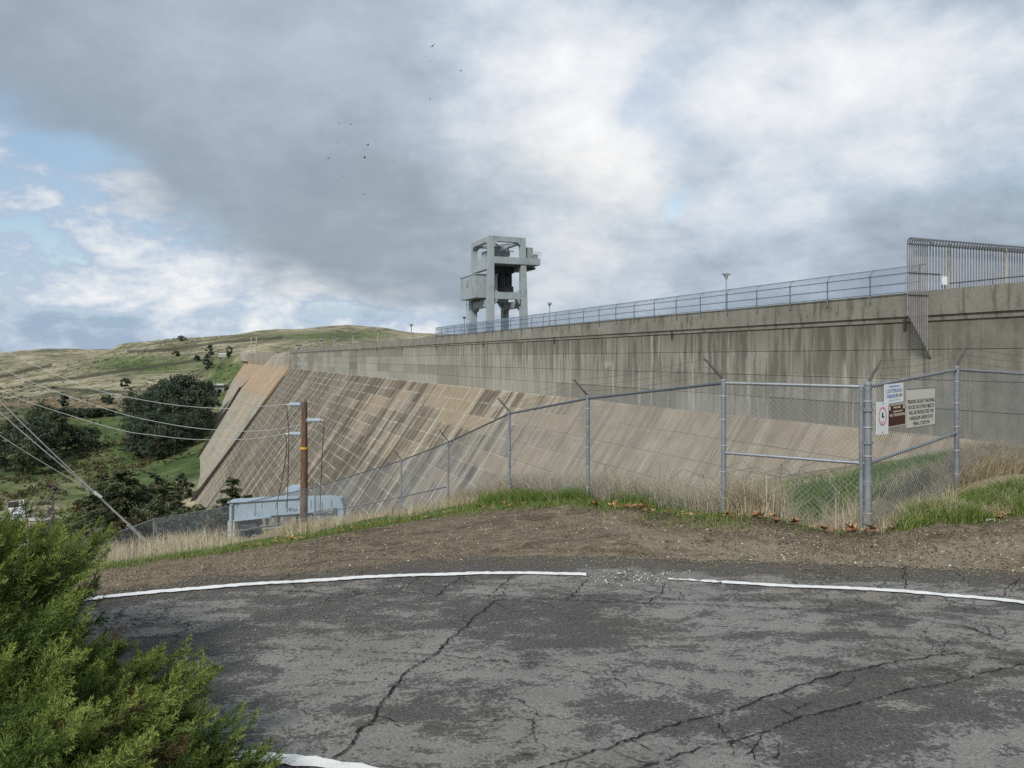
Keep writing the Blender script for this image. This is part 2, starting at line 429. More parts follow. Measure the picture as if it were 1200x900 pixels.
def mat_wall():
    m, g = newmat('weathered_wall_concrete'); t, q, z = dam_coords(g); p = g.pos()
    k = g.m('FLOOR', g.m('DIVIDE', g.sub(t, TS-31*MW), MW)); row = g.m('FLOOR', g.m('DIVIDE', g.add(z, 5.6), 2.09))
    tone = g.white(g.comb(k, row, 3.1)); tonek = g.white(g.comb(k, 7.7, 1.3))
    wob = g.mul(g.sub(g.noise(p, .7, 3), .5), .5)
    tt = g.add(t, wob)
    st = g.noise(g.comb(g.mul(tt, 1.0), 0.0, g.mul(z, .10)), 1.15, 5, .62)
    st2 = g.noise(g.comb(tt, 3.3, g.mul(z, .03)), .35, 3, .5)
    big = g.noise(p, .07, 4, .55); fine = g.noise(p, 4.5, 6, .65)
    base = g.ramp(g.add(g.mul(big, .6), g.mul(fine, .4)), [(.30, (.18, .17, .143)), (.5, (.268, .257, .22)), (.72, (.355, .343, .30))])
    base = g.mix(g.ss(t, 125, 132), base, g.mix(1.0, base, (1.18, 1.18, 1.15), 'MULTIPLY'))
    # dark water streaks running down from the parapet, stronger near this end
    amt = g.ss(t, 230, 85, .28, 1.0)
    s = g.mul(g.mul(g.ss(g.add(g.mul(st, .72), g.mul(st2, .34)), .49, .60), g.ss(z, -6.0, 2.4, .35, 1.0)), amt)
    c = g.mix(g.mul(s, .80), base, (.072, .067, .055))
    top = g.mul(g.ss(z, .2, 2.8), g.mul(g.noise(g.comb(tt, 1.0, g.mul(z, .4)), .6, 4, .6), 1.15))
    c = g.mix(g.mul(top, g.ss(t, 60, 330, .72, .15)), c, (.10, .09, .07))
    c = g.mix(g.mul(g.ss(z, -1.2, -4.5), g.ss(t, 60, 110, .1, .30)), c, (.37, .355, .31))
    c = g.mix(g.mul(g.ss(tone, .25, 1.0), .42), c, (.12, .11, .088))
    bd = g.noise(g.comb(tt, 17.0, g.mul(z, .02)), 3.4, 2, .5)
    c = g.mix(g.mul(g.ss(bd, .54, .64), .34), c, (.10, .094, .078))
    c = g.mix(g.mul(g.ss(tonek, .78, .95), .45), c, (.115, .105, .088))
    lw = g.noise(g.comb(tt, 9.0, g.mul(z, .06)), 1.7, 3, .5)
    c = g.mix(g.mul(g.ss(lw, .62, .70), .55), c, (.42, .39, .32))
    right = g.ss(t, 62, 58)
    c = g.mix(g.mul(right, .55), c, g.ramp(g.noise(p, .8, 5, .6), [(.3, (.105, .098, .080)), (.7, (.225, .212, .178))]))
    # sandblasted pale patch
    dpt = g.vm('LENGTH', g.comb(g.m('DIVIDE', g.sub(t, 107.5), 2.4), g.m('DIVIDE', g.sub(z, -.75), .7), 0))
    c = g.mix(g.mul(g.ss(g.add(dpt, g.mul(g.noise(p, 1.3, 5, .7), 2.6)), 2.0, 1.4), .7), c, (.40, .335, .27))
    g.bsdf(c, .92, bump=g.add(g.mul(fine, .6), st), dist=.05, spec=.2)
    return m


def mat_parapet():
    m, g = newmat('parapet_concrete'); t, q, z = dam_coords(g); p = g.pos()
    big = g.noise(p, .25, 5, .6); fine = g.noise(p, 5, 6, .65)
    st = g.noise(g.comb(t, 0, g.mul(z, .25)), 1.3, 5, .6)
    c = g.ramp(g.add(g.mul(big, .55), g.mul(fine, .45)), [(.3, (.135, .128, .107)), (.52, (.23, .22, .188)), (.75, (.33, .318, .275))])
    c = g.mix(g.ss(t, 150, 55, 0, .28), c, (.12, .113, .095))
    c = g.mix(g.mul(g.ss(st, .5, .66), g.ss(t, 60, 300, .72, .4)), c, (.085, .078, .06))
    c = g.mix(g.mul(g.ss(g.add(z, g.mul(big, 1.2)), 3.6, 3.2), .4), c, (.12, .108, .085))
    g.bsdf(c, .92, bump=fine, dist=.03, spec=.2)
    return m


def mat_face():
    m, g = newmat('sloping_face_concrete'); t, q, z = dam_coords(g); p = g.pos()
    s = g.sub(ZBOT, z)
    tm = g.m('DIVIDE', g.sub(t, TS-31*MW), MW); k = g.m('FLOOR', tm); ls = g.m('DIVIDE', s, LIFT); l = g.m('FLOOR', ls)
    tone = g.white(g.comb(k, l, 5.5)); tone2 = g.white(g.comb(g.m('FLOOR', g.mul(tm, 2)), l, 2.5)); tk = g.white(g.comb(k, 9.3, 4.1))
    con = g.ss(t, 100, 140)
    big = g.noise(p, .035, 4, .6); mid = g.noise(p, .35, 5, .6); fine = g.noise(p, 3.5, 5, .65)
    base = g.ramp(g.add(g.mul(big, .5), g.mul(mid, .5)), [(.32, (.185, .155, .113)), (.5, (.275, .235, .175)), (.7, (.37, .325, .25))])
    base = g.mix(g.mul(g.sub(1.0, con), .8), base, g.mix(1.0, base, (.93, .92, .92), 'MULTIPLY'))
    ora = g.mul(g.ss(g.add(tone, g.mul(big, .8)), .80, 1.2), g.mul(g.ss(s, 26, 4), g.mul(g.ss(t, 108, 118), g.ss(t, 330, 200, .25, 1.0))))
    c = g.mix(g.mul(ora, .5), base, (.285, .215, .14))
    stk = g.noise(g.comb(t, 0.0, g.mul(z, .05)), 1.1, 5, .65)
    stk2 = g.noise(g.comb(t, 4.0, g.mul(z, .02)), .30, 4, .6)
    dk = g.add(g.add(g.mul(g.sub(tone, .5), .17), g.mul(g.sub(tone2, .5), .07)), g.add(g.mul(g.sub(stk, .5), 2.1), g.mul(g.sub(stk2, .5), 2.2)))
    dk = g.add(g.add(dk, .60), g.mul(g.sub(big, .5), 1.6))
    dk = g.sub(dk, g.mul(ora, .55))
    dk = g.add(dk, g.ss(t, 140, 230, -.10, .16))
    dk = g.sub(dk, g.mul(g.ss(s, 40, 75), .28))
    dark = g.mul(g.ss(dk, .18, .80), con)
    c = g.mix(g.mul(dark, .92), c, g.ramp(mid, [(.3, (.048, .040, .028)), (.7, (.108, .09, .063))]))
    c = g.mix(g.mul(g.mul(g.ss(stk, .50, .62), .45), g.sub(1.0, con)), c, (.125, .112, .088))
    # chalky deposits bleeding from the joints
    ft = g.m('ABSOLUTE', g.sub(g.m('FRACT', tm), .5)); fs = g.m('FRACT', ls)
    n = g.noise(p, .22, 4, .6); wob = g.mul(g.sub(fine, .5), .02)
    e1 = g.mul(g.ss(g.add(ft, wob), .456, .486), g.mul(g.ss(g.add(n, g.mul(g.sub(tk, .5), .9)), .28, .50), g.ss(big, .36, .56, .55, 1.0)))
    eh = g.mul(g.ss(g.sub(g.mul(ft, -1), wob), -.022, -.006), g.ss(g.noise(g.comb(k, g.mul(l, .3), 2), 1.3, 2, .5), .50, .62))
    along = g.noise(g.comb(g.mul(t, .14), 5.0, g.mul(l, .7)), 1.0, 3, .6)
    fe = g.m('MAXIMUM', g.sub(1.0, fs), fs)
    e2 = g.mul(g.ss(g.add(fe, g.mul(g.sub(fine, .5), .12)), .90, .98), g.mul(g.ss(along, .36, .62, .12, .95), g.ss(stk2, .62, .38, .3, 1.0)))
    drip = g.mul(g.ss(g.noise(g.comb(t, 8.0, g.mul(z, .014)), 1.5, 4, .55), .58, .66), con)
    pale = g.m('MAXIMUM', g.m('MAXIMUM', e1, g.mul(e2, .82)), g.m('MAXIMUM', g.mul(drip, .85), g.mul(eh, .6)))
    c = g.mix(g.mul(pale, g.ss(t, 100, 140, .22, .86)), c, (.52, .495, .43))
    # a few joints drawn as dark bands: shadow of offset blocks, put in colour
    dj = g.mul(g.ss(ft, .468, .482), g.m('LESS_THAN', g.m('FRACT', g.mul(g.m('ROUND', tm), .25)), .1))
    c = g.mix(g.mul(dj, g.mul(con, .85)), c, (.03, .028, .024))
    lat = g.mul(g.ss(fs, .04, .0), g.sub(1.0, con))
    c = g.mix(g.mul(lat, g.mul(.5, g.ss(n, .4, .55))), c, (.09, .08, .065))
    c = g.mix(g.mul(g.ss(fine, .35, .65), .12), c, (.15, .13, .10))
    g.bsdf(c, .93, bump=g.add(mid, fine), dist=.06, spec=.2)
    return m


def mat_chute():
    m, g = newmat('spillway_concrete'); t, q, z = dam_coords(g); p = g.pos()
    big = g.noise(p, .05, 4, .6); mid = g.noise(p, .3, 5, .6); fine = g.noise(p, 2, 5, .65)
    c = g.ramp(g.add(g.mul(big, .5), g.mul(mid, .5)), [(.32, (.19, .172, .135)), (.5, (.29, .268, .215)), (.7, (.40, .378, .315))])
    stk = g.noise(g.comb(t, 0.0, g.mul(z, .05)), .5, 5, .65)
    c = g.mix(g.mul(g.ss(stk, .46, .62), .62), c, (.13, .115, .085))
    lf = g.m('FRACT', g.m('DIVIDE', z, 7.0)); c = g.mix(g.mul(g.ss(lf, .06, .0), g.ss(mid, .35, .6, .2, .8)), c, (.10, .09, .07))
    o1 = g.mul(g.ss(g.add(z, g.mul(mid, 10)), -22, -12), g.ss(g.add(z, g.mul(mid, 6)), 2, -4))
    o2 = g.mul(g.ss(big, .50, .64), .5)
    c = g.mix(g.mul(g.m('MAXIMUM', g.mul(o1, g.ss(mid, .30, .6)), o2), .75), c, (.36, .23, .13))
    g.bsdf(c, .92, bump=g.add(mid, fine), dist=.08, spec=.2)
    return m


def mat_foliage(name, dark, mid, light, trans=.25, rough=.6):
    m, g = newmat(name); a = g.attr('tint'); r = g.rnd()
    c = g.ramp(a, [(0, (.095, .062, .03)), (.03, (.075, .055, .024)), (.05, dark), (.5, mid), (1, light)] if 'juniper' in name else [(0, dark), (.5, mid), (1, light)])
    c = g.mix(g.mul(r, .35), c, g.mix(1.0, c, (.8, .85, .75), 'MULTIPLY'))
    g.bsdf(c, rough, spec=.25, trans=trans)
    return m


def mat_bark(name, a, b):
    m, g = newmat(name); p = g.pos(); n = g.noise(g.vm('MULTIPLY', p, (1, 1, .15)), 14, 6, .65)
    g.bsdf(g.ramp(n, [(.3, a), (.7, b)]), .9, bump=n, dist=.02, spec=.15)
    return m


def mat_ground():
    m, g = newmat('open_ground'); p = g.pos(); x, y, z = g.sep(p)
    dirt = g.attr('dirt'); green = g.attr('green'); soil = g.attr('soil'); path = g.attr('path'); dist = g.vm('LENGTH', p)
    fine = g.noise(p, 38, 6, .7); mid = g.noise(p, 5, 6, .62); big = g.noise(p, .55, 5, .6); far = g.noise(p, .012, 7, .62); far2 = g.noise(p, .06, 6, .65)
    isfar = g.ss(dist, 60, 200)
    dry = g.ramp(g.add(g.mul(fine, .5), g.mul(mid, .5)), [(.3, (.12, .10, .06)), (.5, (.24, .205, .135)), (.7, (.36, .315, .215))])
    grn = g.ramp(g.add(g.mul(fine, .5), g.mul(mid, .5)), [(.3, (.028, .05, .012)), (.55, (.07, .12, .028)), (.75, (.13, .16, .05))])
    nearc = g.mix(g.ss(g.add(green, g.mul(g.sub(mid, .5), .9)), .35, .65), dry, grn)
    drt = g.ramp(g.add(g.mul(mid, .45), g.mul(fine, .55)), [(.33, (.04, .030, .021)), (.45, (.12, .092, .062)), (.55, (.20, .16, .11)), (.67, (.38, .32, .23))])
    drt = g.mix(g.ss(g.add(g.mul(big, .5), g.mul(g.noise(p, 1.7, 5, .65), .5)), .47, .60), drt, g.ramp(fine, [(.3, (.05, .036, .024)), (.7, (.12, .088, .056))]))
    grv = g.ramp(g.noise(p, 75, 4, .75), [(.36, (.08, .066, .046)), (.5, (.23, .195, .137)), (.64, (.44, .39, .29))])
    drt = g.mix(g.mul(g.ss(g.attr('lip'), .2, .8), .8), drt, g.ramp(fine, [(.35, (.022, .015, .011)), (.65, (.085, .06, .04))]))
    drt = g.mix(g.mul(g.mul(g.attr('gravel'), .8), g.ss(g.add(mid, g.mul(big, .3)), .46, .66)), drt, grv)
    nearc = g.mix(g.ss(g.add(dirt, g.mul(g.sub(mid, .5), .7)), .38, .62), nearc, drt)
    fa = g.add(g.mul(far, .55), g.mul(far2, .45))
    hill = g.ramp(fa, [(.38, (.07, .075, .042)), (.46, (.145, .137, .083)), (.52, (.265, .235, .155)), (.60, (.41, .365, .26))])
    fgreen = g.ramp(fa, [(.37, (.026, .046, .016)), (.46, (.058, .095, .03)), (.54, (.105, .13, .05)), (.64, (.20, .195, .11))])
    fc = g.mix(g.ss(g.add(green, g.mul(g.sub(far, .5), 1.6)), .3, .75), hill, fgreen)
    scr = g.noise(g.vm('MULTIPLY', p, (1, .6, 3)), .10, 6, .75)
    fc = g.mix(g.mul(g.ss(scr, .55, .64), .7), fc, (.035, .042, .02))
    rough_ = g.noise(p, .22, 6, .72)
    fc = g.mix(g.mul(g.ss(rough_, .46, .64), .42), fc, (.05, .06, .026))
    fc = g.mix(g.mul(g.ss(rough_, .42, .32), .35), fc, (.30, .27, .17))
    fc = g.mix(g.mul(g.ss(soil, .25, .7), g.ss(rough_, .40, .62)), fc, (.145, .088, .058))
    fc = g.mix(g.mul(g.ss(path, .3, .8), .8), fc, (.05, .047, .032))
    c = g.mix(isfar, nearc, fc)
    b = g.add(g.mul(fine, .4), mid)
    g.bsdf(c, .95, bump=b, dist=.035, strength=.8, spec=.12)
    return m


def mat_road():
    m, g = newmat('worn_asphalt'); p = g.pos(); x, y, z = g.sep(p)
    grit = g.noise(p, 240, 3, .75); fine = g.noise(p, 60, 5, .7); mid = g.noise(p, 7, 6, .68, .3)
    # wear runs along the lane: stretched in x, slightly turned
    ang = .16; xr = g.add(g.mul(x, math.cos(ang)), g.mul(y, math.sin(ang))); yr = g.sub(g.mul(y, math.cos(ang)), g.mul(x, math.sin(ang)))
    e = g.attr('edge')
    pat = g.noise(g.comb(g.mul(xr, .62), yr, 0), 1.15, 4, .55, .5)
    pat2 = g.noise(g.comb(g.mul(xr, .8), g.mul(yr, 1.15), 3), 5.0, 7, .70, .5)
    pat3 = g.noise(g.comb(xr, yr, 9), 34, 5, .75)
    v = g.add(g.add(g.mul(pat, .40), g.mul(pat2, .31)), g.mul(pat3, .29))
    v = g.add(v, g.mul(g.ss(x, -.4, -2.6), .03))
    v = g.add(v, g.mul(g.m('EXPONENT', g.mul(-.5, g.add(g.m('POWER', g.m('DIVIDE', g.sub(x, .55), .9), 2), g.m('POWER', g.m('DIVIDE', g.sub(y, 5.75), .38), 2)))), .07))
    v = g.add(v, g.mul(g.m('EXPONENT', g.mul(-.5, g.add(g.m('POWER', g.m('DIVIDE', g.sub(x, 2.0), 1.1), 2), g.m('POWER', g.m('DIVIDE', g.sub(y, 3.9), .3), 2)))), .07))
    v = g.add(v, g.mul(g.ss(e, 1.0, .45), .075))
    light = g.ramp(g.add(g.mul(grit, .55), g.mul(fine, .45)), [(.33, (.095, .091, .082)), (.5, (.25, .24, .219)), (.67, (.46, .445, .41))])
    light = g.mix(g.mul(g.ss(g.noise(p, .5, 4, .6), .48, .66), .40), light, (.21, .178, .128))
    light = g.mix(g.ss(g.noise(p, 1.6, 5, .65), .42, .7, 0, .35), light, (.10, .096, .088))
    darkc = g.ramp(g.add(g.mul(grit, .55), g.mul(fine, .45)), [(.34, (.012, .0115, .011)), (.5, (.047, .045, .042)), (.68, (.17, .164, .15))])
    f = g.m('MAXIMUM', g.ss(v, .504, .542), g.mul(g.ss(g.add(g.mul(pat2, .55), g.mul(pat3, .45)), .532, .556), g.ss(v, .39, .50, .22, .95)))
    c = g.mix(g.mul(f, g.ss(g.add(pat3, g.mul(fine, .5)), .5, .85, .98, .72)), light, darkc)
    # fine crazing
    vd = g.voro(g.vm('ADD', p, g.vm('SCALE', g.noise(p, 3, 4, .6, color=True), (0, 0, 0))), 1.7)
    wn = g.noise(p, 2.2, 4, .6, color=True)
    pv = g.vm('ADD', p, g.vm('MULTIPLY', wn, (.55, .55, .55)))
    cr = g.mul(g.ss(g.voro(pv, 2.1), .013, .003), g.m('MAXIMUM', g.ss(g.noise(p, .45, 3, .5), .54, .62), g.mul(g.mul(g.ss(e, .75, .95), g.ss(e, 1.9, 1.5)), g.ss(g.noise(p, .8, 3, .5), .40, .52))))
    c = g.mix(g.mul(cr, .85), c, (.012, .011, .010))
    # washed-in dust near the shoulder
    dust = g.mul(g.ss(e, .95, .05), g.ss(g.add(mid, g.mul(g.noise(p, .8, 3), .5)), .60, .80))
    c = g.mix(g.mul(dust, .8), c, g.ramp(fine, [(.35, (.035, .027, .019)), (.65, (.20, .165, .115))]))
    b = g.add(g.add(g.mul(grit, .5), g.mul(fine, .7)), g.add(g.mul(f, -.5), g.mul(cr, -1.5)))
    g.bsdf(c, g.ss(f, 0, 1, .93, .80), bump=b, dist=.010, strength=.9, spec=.22)
    return m


def mat_paint():
    m, g = newmat('road_paint'); p = g.pos()
    n = g.noise(p, 9, 6, .7); n2 = g.noise(p, 90, 4, .7)
    c = g.ramp(g.add(g.mul(n, .5), g.mul(n2, .5)), [(.34, (.16, .155, .145)), (.42, (.66, .66, .63)), (.7, (.82, .82, .79))])
    g.bsdf(c, .75, bump=n2, dist=.003, spec=.3); return m


def mat_plate(name, col, rough=.45):
    m, g = newmat(name); p = g.obj(); n = g.noise(p, 9, 5, .6)
    g.bsdf(g.mix(g.mul(g.ss(n, .45, .75), .25), col, tuple(c*.72 for c in col)), rough, spec=.4); return m


def mat_galv(name, col):
    m, g = newmat(name); p = g.pos(); n = g.noise(p, 18, 5, .65); n2 = g.noise(p, 2.2, 4, .6)
    c = g.ramp(g.add(g.mul(n, .5), g.mul(n2, .5)), [(.3, tuple(k*.62 for k in col)), (.5, col), (.7, tuple(k*1.25 for k in col))])
    g.bsdf(c, .5, spec=.5, metal=.25); return m


MT = dict(wall=mat_wall(), parapet=mat_parapet(), face=mat_face(), chute=mat_chute(), ground=mat_ground(), road=mat_road(), paint=mat_paint(),
          crack=plain('crack_dirt', (.019, .0175, .016), .95, var=.3, scale=30, spec=.1),
          joint=plain('joint_concrete', (.16, .145, .115), .95, var=.3, scale=2, spec=.1),
          darkwall=plain('stained_shadow_concrete', (.052, .046, .038), .95, var=.35, scale=.7, spec=.15),  # stained concrete; its darkness also draws the training walls' shadow lines
          endwall=plain('pale_concrete', (.36, .34, .29), .9, var=.25, scale=.3, spec=.2),
          rust=plain('dark_rust_brown', (.035, .018, .010), .95, var=.4, scale=.6, spec=.1),
          galv=mat_galv('galvanised_steel', (.205, .222, .24)), wire=mat_galv('chain_link_wire', (.25, .285, .32)), darkrail=mat_galv('weathered_rail', (.11, .125, .15)),
          barb=plain('barbed_steel', (.07, .065, .062), .6, var=.3), crestrail=mat_galv('crest_rail_steel', (.13, .155, .18)),
          bars=mat_galv('security_bar_steel', (.25, .24, .235)), bardark=mat_galv('dark_bar_steel', (.12, .12, .125)),
          crane=plain('crane_grey_paint', (.285, .32, .335), .55, var=.14, scale=.6), cranedark=plain('hoist_black', (.028, .03, .036), .5, var=.3, scale=.8),
          cranemid=plain('crane_mid_grey_paint', (.26, .285, .29), .55, var=.2, scale=.8), lamp=plain('lamp_post_grey', (.30, .31, .31), .5, var=.15),  # cranemid: slightly darker grey for smaller crane parts and lamp heads
          pole=mat_bark('creosoted_pole', (.06, .037, .025), (.19, .118, .075)), orange=plain('yellow_pole_band', (.62, .33, .05), .5),
          insul=plain('grey_insulator', (.42, .47, .52), .3, var=.08, spec=.5), cable=plain('dark_cable', (.035, .035, .036), .6), bright=plain('bare_cable', (.50, .51, .50), .4, metal=.4),
          guard=plain('pale_guy_guard', (.36, .37, .35), .5, var=.2, scale=5), girder=plain('blue_grey_steel', (.29, .365, .42), .5, var=.12, scale=2),
          girderdark=plain('dark_steel', (.05, .055, .062), .5, var=.3), concrete=plain('pier_concrete', (.40, .375, .33), .9, var=.25, scale=3, bump=.02),
          white=mat_plate('white_sign_face', (.74, .77, .78)), beige=mat_plate('grey_sign_face', (.60, .585, .53)), brown=mat_plate('brown_sign_face', (.060, .014, .011)),
          ink=plain('sign_black', (.035, .035, .04), .5), blue=plain('sign_blue', (.10, .20, .42), .5), pink=plain('sign_red', (.58, .22, .27), .5), cream=plain('sign_cream', (.72, .62, .5), .5),
          bird=plain('dark_feathers', (.02, .02, .022), .8), stonewhite=plain('pale_chips', (.66, .64, .6), .85, var=.2), gravel=plain('shoulder_gravel', (.21, .18, .13), .9, var=.4, scale=11),
          bark=mat_bark('grey_bark', (.05, .042, .035), (.19, .17, .15)), branch=mat_bark('juniper_bark', (.035, .022, .015), (.15, .09, .055)), soil=plain('bed_soil', (.05, .036, .025), .95, var=.4, scale=14, bump=.03),
          shed=plain('shed_wall', (.19, .20, .20), .8, var=.2, scale=.3), roof=plain('shed_roof', (.42, .43, .42), .6, var=.15, scale=.3), dark=plain('dark_opening', (.012, .012, .013), .9),
          valleyroad=plain('valley_road', (.37, .345, .30), .95, var=.15, scale=.15), lot=plain('valley_asphalt', (.05, .052, .056), .9, var=.2, scale=.2),
          litterbrown=mat_foliage('dull_leaf_bits', (.085, .062, .042), (.17, .13, .088), (.32, .26, .185), .1), crestwire=mat_galv('crest_mesh_wire', (.22, .29, .37)),
          leafbrown=mat_foliage('fallen_leaf', (.16, .075, .035), (.33, .16, .075), (.52, .34, .2), .1),
          juniper=mat_foliage('juniper_scale_leaves', (.012, .028, .007), (.082, .130, .025), (.31, .36, .09), .16),
          dry=mat_foliage('dry_grass_blades', (.24, .19, .115), (.47, .395, .265), (.72, .645, .49), .35, .7), grass=mat_foliage('green_grass_blades', (.055, .10, .018), (.135, .205, .042), (.32, .335, .12), .3),
          euca=mat_foliage('eucalyptus_leaves', (.03, .044, .032), (.075, .10, .066), (.16, .185, .12), .3), olive=mat_foliage('olive_leaves', (.04, .055, .028), (.10, .12, .062), (.19, .20, .115), .3),
          cedar=mat_foliage('cedar_needles', (.035, .05, .024), (.105, .13, .056), (.22, .235, .105), .3), twig=mat_foliage('bare_twigs', (.08, .07, .055), (.17, .15, .125), (.28, .26, .22), .1),
          brush=mat_foliage('brown_brush_leaves', (.03, .03, .014), (.085, .07, .03), (.16, .13, .06), .12))

# ------------------------------------------------------------------ the ground, road, valley road
az_f = np.radians(np.concatenate([np.linspace(-180, -58, 26)[:-1], np.linspace(-58, -40, 60)[:-1], np.linspace(-40, 40, 620), np.linspace(40, 180, 30)[1:]]))
rs = [.6]
while rs[-1] < 12000:
    r = rs[-1]; rs.append(r*(1.05 if r < 3 else 1.020 if r < 6 else 1.0055 if r < 13 else 1.020 if r < 40 else 1.018 if r < 300 else 1.0125 if r < 2700 else 1.06))
rs = np.array(rs)
AA, RR = np.meshgrid(az_f, rs)
GX, GY = (RR*np.sin(AA)).ravel(), (RR*np.cos(AA)).ravel(); GZ = gz(GX, GY)
na, nr = len(az_f), len(rs)
i0 = (np.arange(nr-1)[:, None]*na+np.arange(na-1)[None]).ravel()
quads = np.stack([i0, i0+1, i0+na+1, i0+na], 1)[:, ::-1]
# centre fan closed with a tiny ring
rr = np.hypot(GX, GY); aa = np.arctan2(GX, GY)
uu = 600+F*GX/np.maximum(GY, .1); vv = HZ-(GZ-EYE)/np.maximum(GY, .1)*F
er = np.interp(aa, EAZ, ERR)
front = GY > 0
dirt = 1-sstep(rr-er, -.15, .35)
out = rr-er
greenband = sstep(out, -.5, .1)*(1-sstep(out, 1.2+1.6*(uu < 560), 2.4+2.5*(uu < 560)))*(uu < 880)*(uu > 60)
gslope = sstep(uu, 900, 950)*sstep(out, 2.6, 4.0)*(1-sstep(rr, 33, 40))*(1-sstep(uu, 1105, 1135))
gright = sstep(uu, 1045, 1075)*(out > -.2)*(1-sstep(out, .9, 1.8))
green = np.clip(greenband+gslope+gright, 0, 1)


def gsp(cx, cy, sx, sy): return np.exp(-(((uu-cx)/sx)**2+((vv-cy)/sy)**2)/2)


isfar = (rr > 150) & front
fg = 1.0*gsp(60, 560, 110, 22)+gsp(200, 535, 70, 20)+.95*gsp(272, 455, 22, 26)+.75*gsp(165, 428, 60, 10)+.7*gsp(120, 500, 90, 12)+.5*gsp(420, 392, 40, 6)+.6*gsp(40, 480, 60, 5)+.5*gsp(330, 395, 60, 5)
green = np.where(isfar, np.clip(fg, 0, 1)+.05, np.where(rr > 60, .45, green))
soil = np.where(isfar, np.clip(gsp(60, 473, 70, 5)+.6*gsp(130, 480, 30, 3), 0, 1), 0)


def polydist(pts):
    d = np.full(GX.shape, 1e9)
    for (a, b), (c, e) in zip(pts[:-1], pts[1:]):
        L2 = (c-a)**2+(e-b)**2; k = np.clip(((uu-a)*(c-a)+(vv-b)*(e-b))/L2, 0, 1)
        d = np.minimum(d, np.hypot(uu-a-k*(c-a), vv-b-k*(e-b)))
    return d


path = np.zeros(GX.shape)
for pl in ([(30, 448), (90, 443), (150, 434), (210, 425), (250, 421)], [(0, 442), (40, 432), (60, 428)], [(150, 412), (200, 410), (260, 401), (330, 396)], [(60, 455), (140, 460), (160, 458)]):
    path = np.maximum(path, 1-sstep(polydist(pl), 1.0, 2.8))
path = np.where(isfar, path, 0)
gravel = sstep(out, -3.2, -2.4)*(1-sstep(out, -1.9, -1.1))*sstep(uu, 620, 760)
ground = np_obj('ground', np.stack([GX, GY, GZ], 1), quads, MT['ground'], smooth=True,
                attrs=dict(dirt=dirt*front, green=green, soil=soil, path=path, gravel=np.clip(gravel, 0, 1), lip=sstep(out, -.65, -.2)*(1-sstep(out, .1, .4))*sstep(uu, 660, 740)))
tag(ground, 'brown shoulder, grassy bank and green and tan hills around the valley', kind='structure')

# road sheet: columns across x, rows from behind the camera to the ragged outer edge
xs = np.concatenate([np.linspace(-16, -5.2, 40)[:-1], np.linspace(-5.2, 6.2, 900), np.linspace(6.2, 16, 40)[1:]])
ed = road_edge(xs)+fbm(xs*1.1, xs*0+.5, 3, 77)*.45+fbm(xs*7, xs*0+.5, 4, 78)*.28
tt = np.concatenate([np.linspace(0, .6, 8)[:-1], np.linspace(.6, 1, 60)])
ymin = -14.0
XX = np.repeat(xs[None], len(tt), 0); YY = ymin+(ed[None]-ymin)*tt[:, None]
ZZ = -SL*YY+.012*sstep(ed[None]-YY, 0, .25)-.014+fbm(XX*1.6, YY*1.6, 3, 50)*.012*sstep(ed[None]-YY, .1, .5)
n = len(xs); i0 = (np.arange(len(tt)-1)[:, None]*n+np.arange(n-1)[None]).ravel()
rq = np.stack([i0, i0+1, i0+n+1, i0+n], 1)
road = np_obj('road', np.stack([XX.ravel(), YY.ravel(), ZZ.ravel()], 1), rq, MT['road'], smooth=True, attrs=dict(edge=(ed[None]-YY).ravel()))
tag(road, 'cracked grey asphalt road with dark worn patches', kind='structure')


def rz_(x, y): return -SL*y+.004+float(fbm(np.array([x*1.6]), np.array([y*1.6]), 3, 50)[0])*.012


def flat_strip(name, px, width, lift, mat, kind='structure', label=None, jag=0.0, wvar=.3, step=.05, ragged=0.0, root=None, taper=False, world=False):
    P = [Vector(p if world else plane_pt(*p)[:2]) for p in px]
    pts = []
    for a, b in zip(P[:-1], P[1:]):
        k = max(1, int((b-a).length/step))
        pts += [a+(b-a)*(i/k) for i in range(k)]
    pts.append(P[-1]); N = len(pts); vs = []
    rj = 0
    for i, p in enumerate(pts):
        t = (pts[min(i+1, N-1)]-pts[max(0, i-1)]).normalized(); nn = Vector((-t.y, t.x))
        rj = rj*.75+random.gauss(0, jag); c = p+nn*rj
        wd = width*(1+random.uniform(-wvar, wvar))*(1 if not taper else max(.15, min(1, 2.2*(1-i/N))))
        a = c+nn*(wd/2+random.gauss(0, ragged)); b = c-nn*(wd/2+random.gauss(0, ragged))
        for q in (a, b): vs.append((q.x, q.y, rz_(q.x, q.y)+lift))
    mb = MB(); mb.add(vs, [(2*i, 2*i+1, 2*i+3, 2*i+2) for i in range(N-1)])
    o = mb.build(name, mat, root)
    if root is None: tag(o, label, kind=kind)
    return o


L1 = [(96, 704), (150, 697.5), (200, 693), (300, 685), (360, 681.5), (430, 677), (500, 674), (560, 672.3), (620, 672), (687, 673.5)]
L2 = [(783, 679), (815, 681), (846, 683), (900, 686), (1000, 690), (1060, 693.5), (1100, 697), (1170, 703), (1200, 707), (1290, 720)]
L3 = [(262, 884), (300, 888), (340, 892), (385, 898), (440, 906), (520, 922)]
flat_strip('road_marking', L1, .105, .005, MT['paint'], label='long white edge line curving along the far side of the road', wvar=.08, ragged=.006, step=.04)
flat_strip('road_marking', L2[2:], .10, .005, MT['paint'], label='white edge line on the right of the break', wvar=.08, ragged=.006, step=.04)
flat_strip('road_marking', L2[:3], .05, .005, MT['paint'], label='thin worn start of the right edge line', wvar=.5, ragged=.012, step=.03)
flat_strip('road_marking', L3, .09, .005, MT['paint'], label='white line at the near edge beside the juniper', wvar=.1, ragged=.006, step=.04)

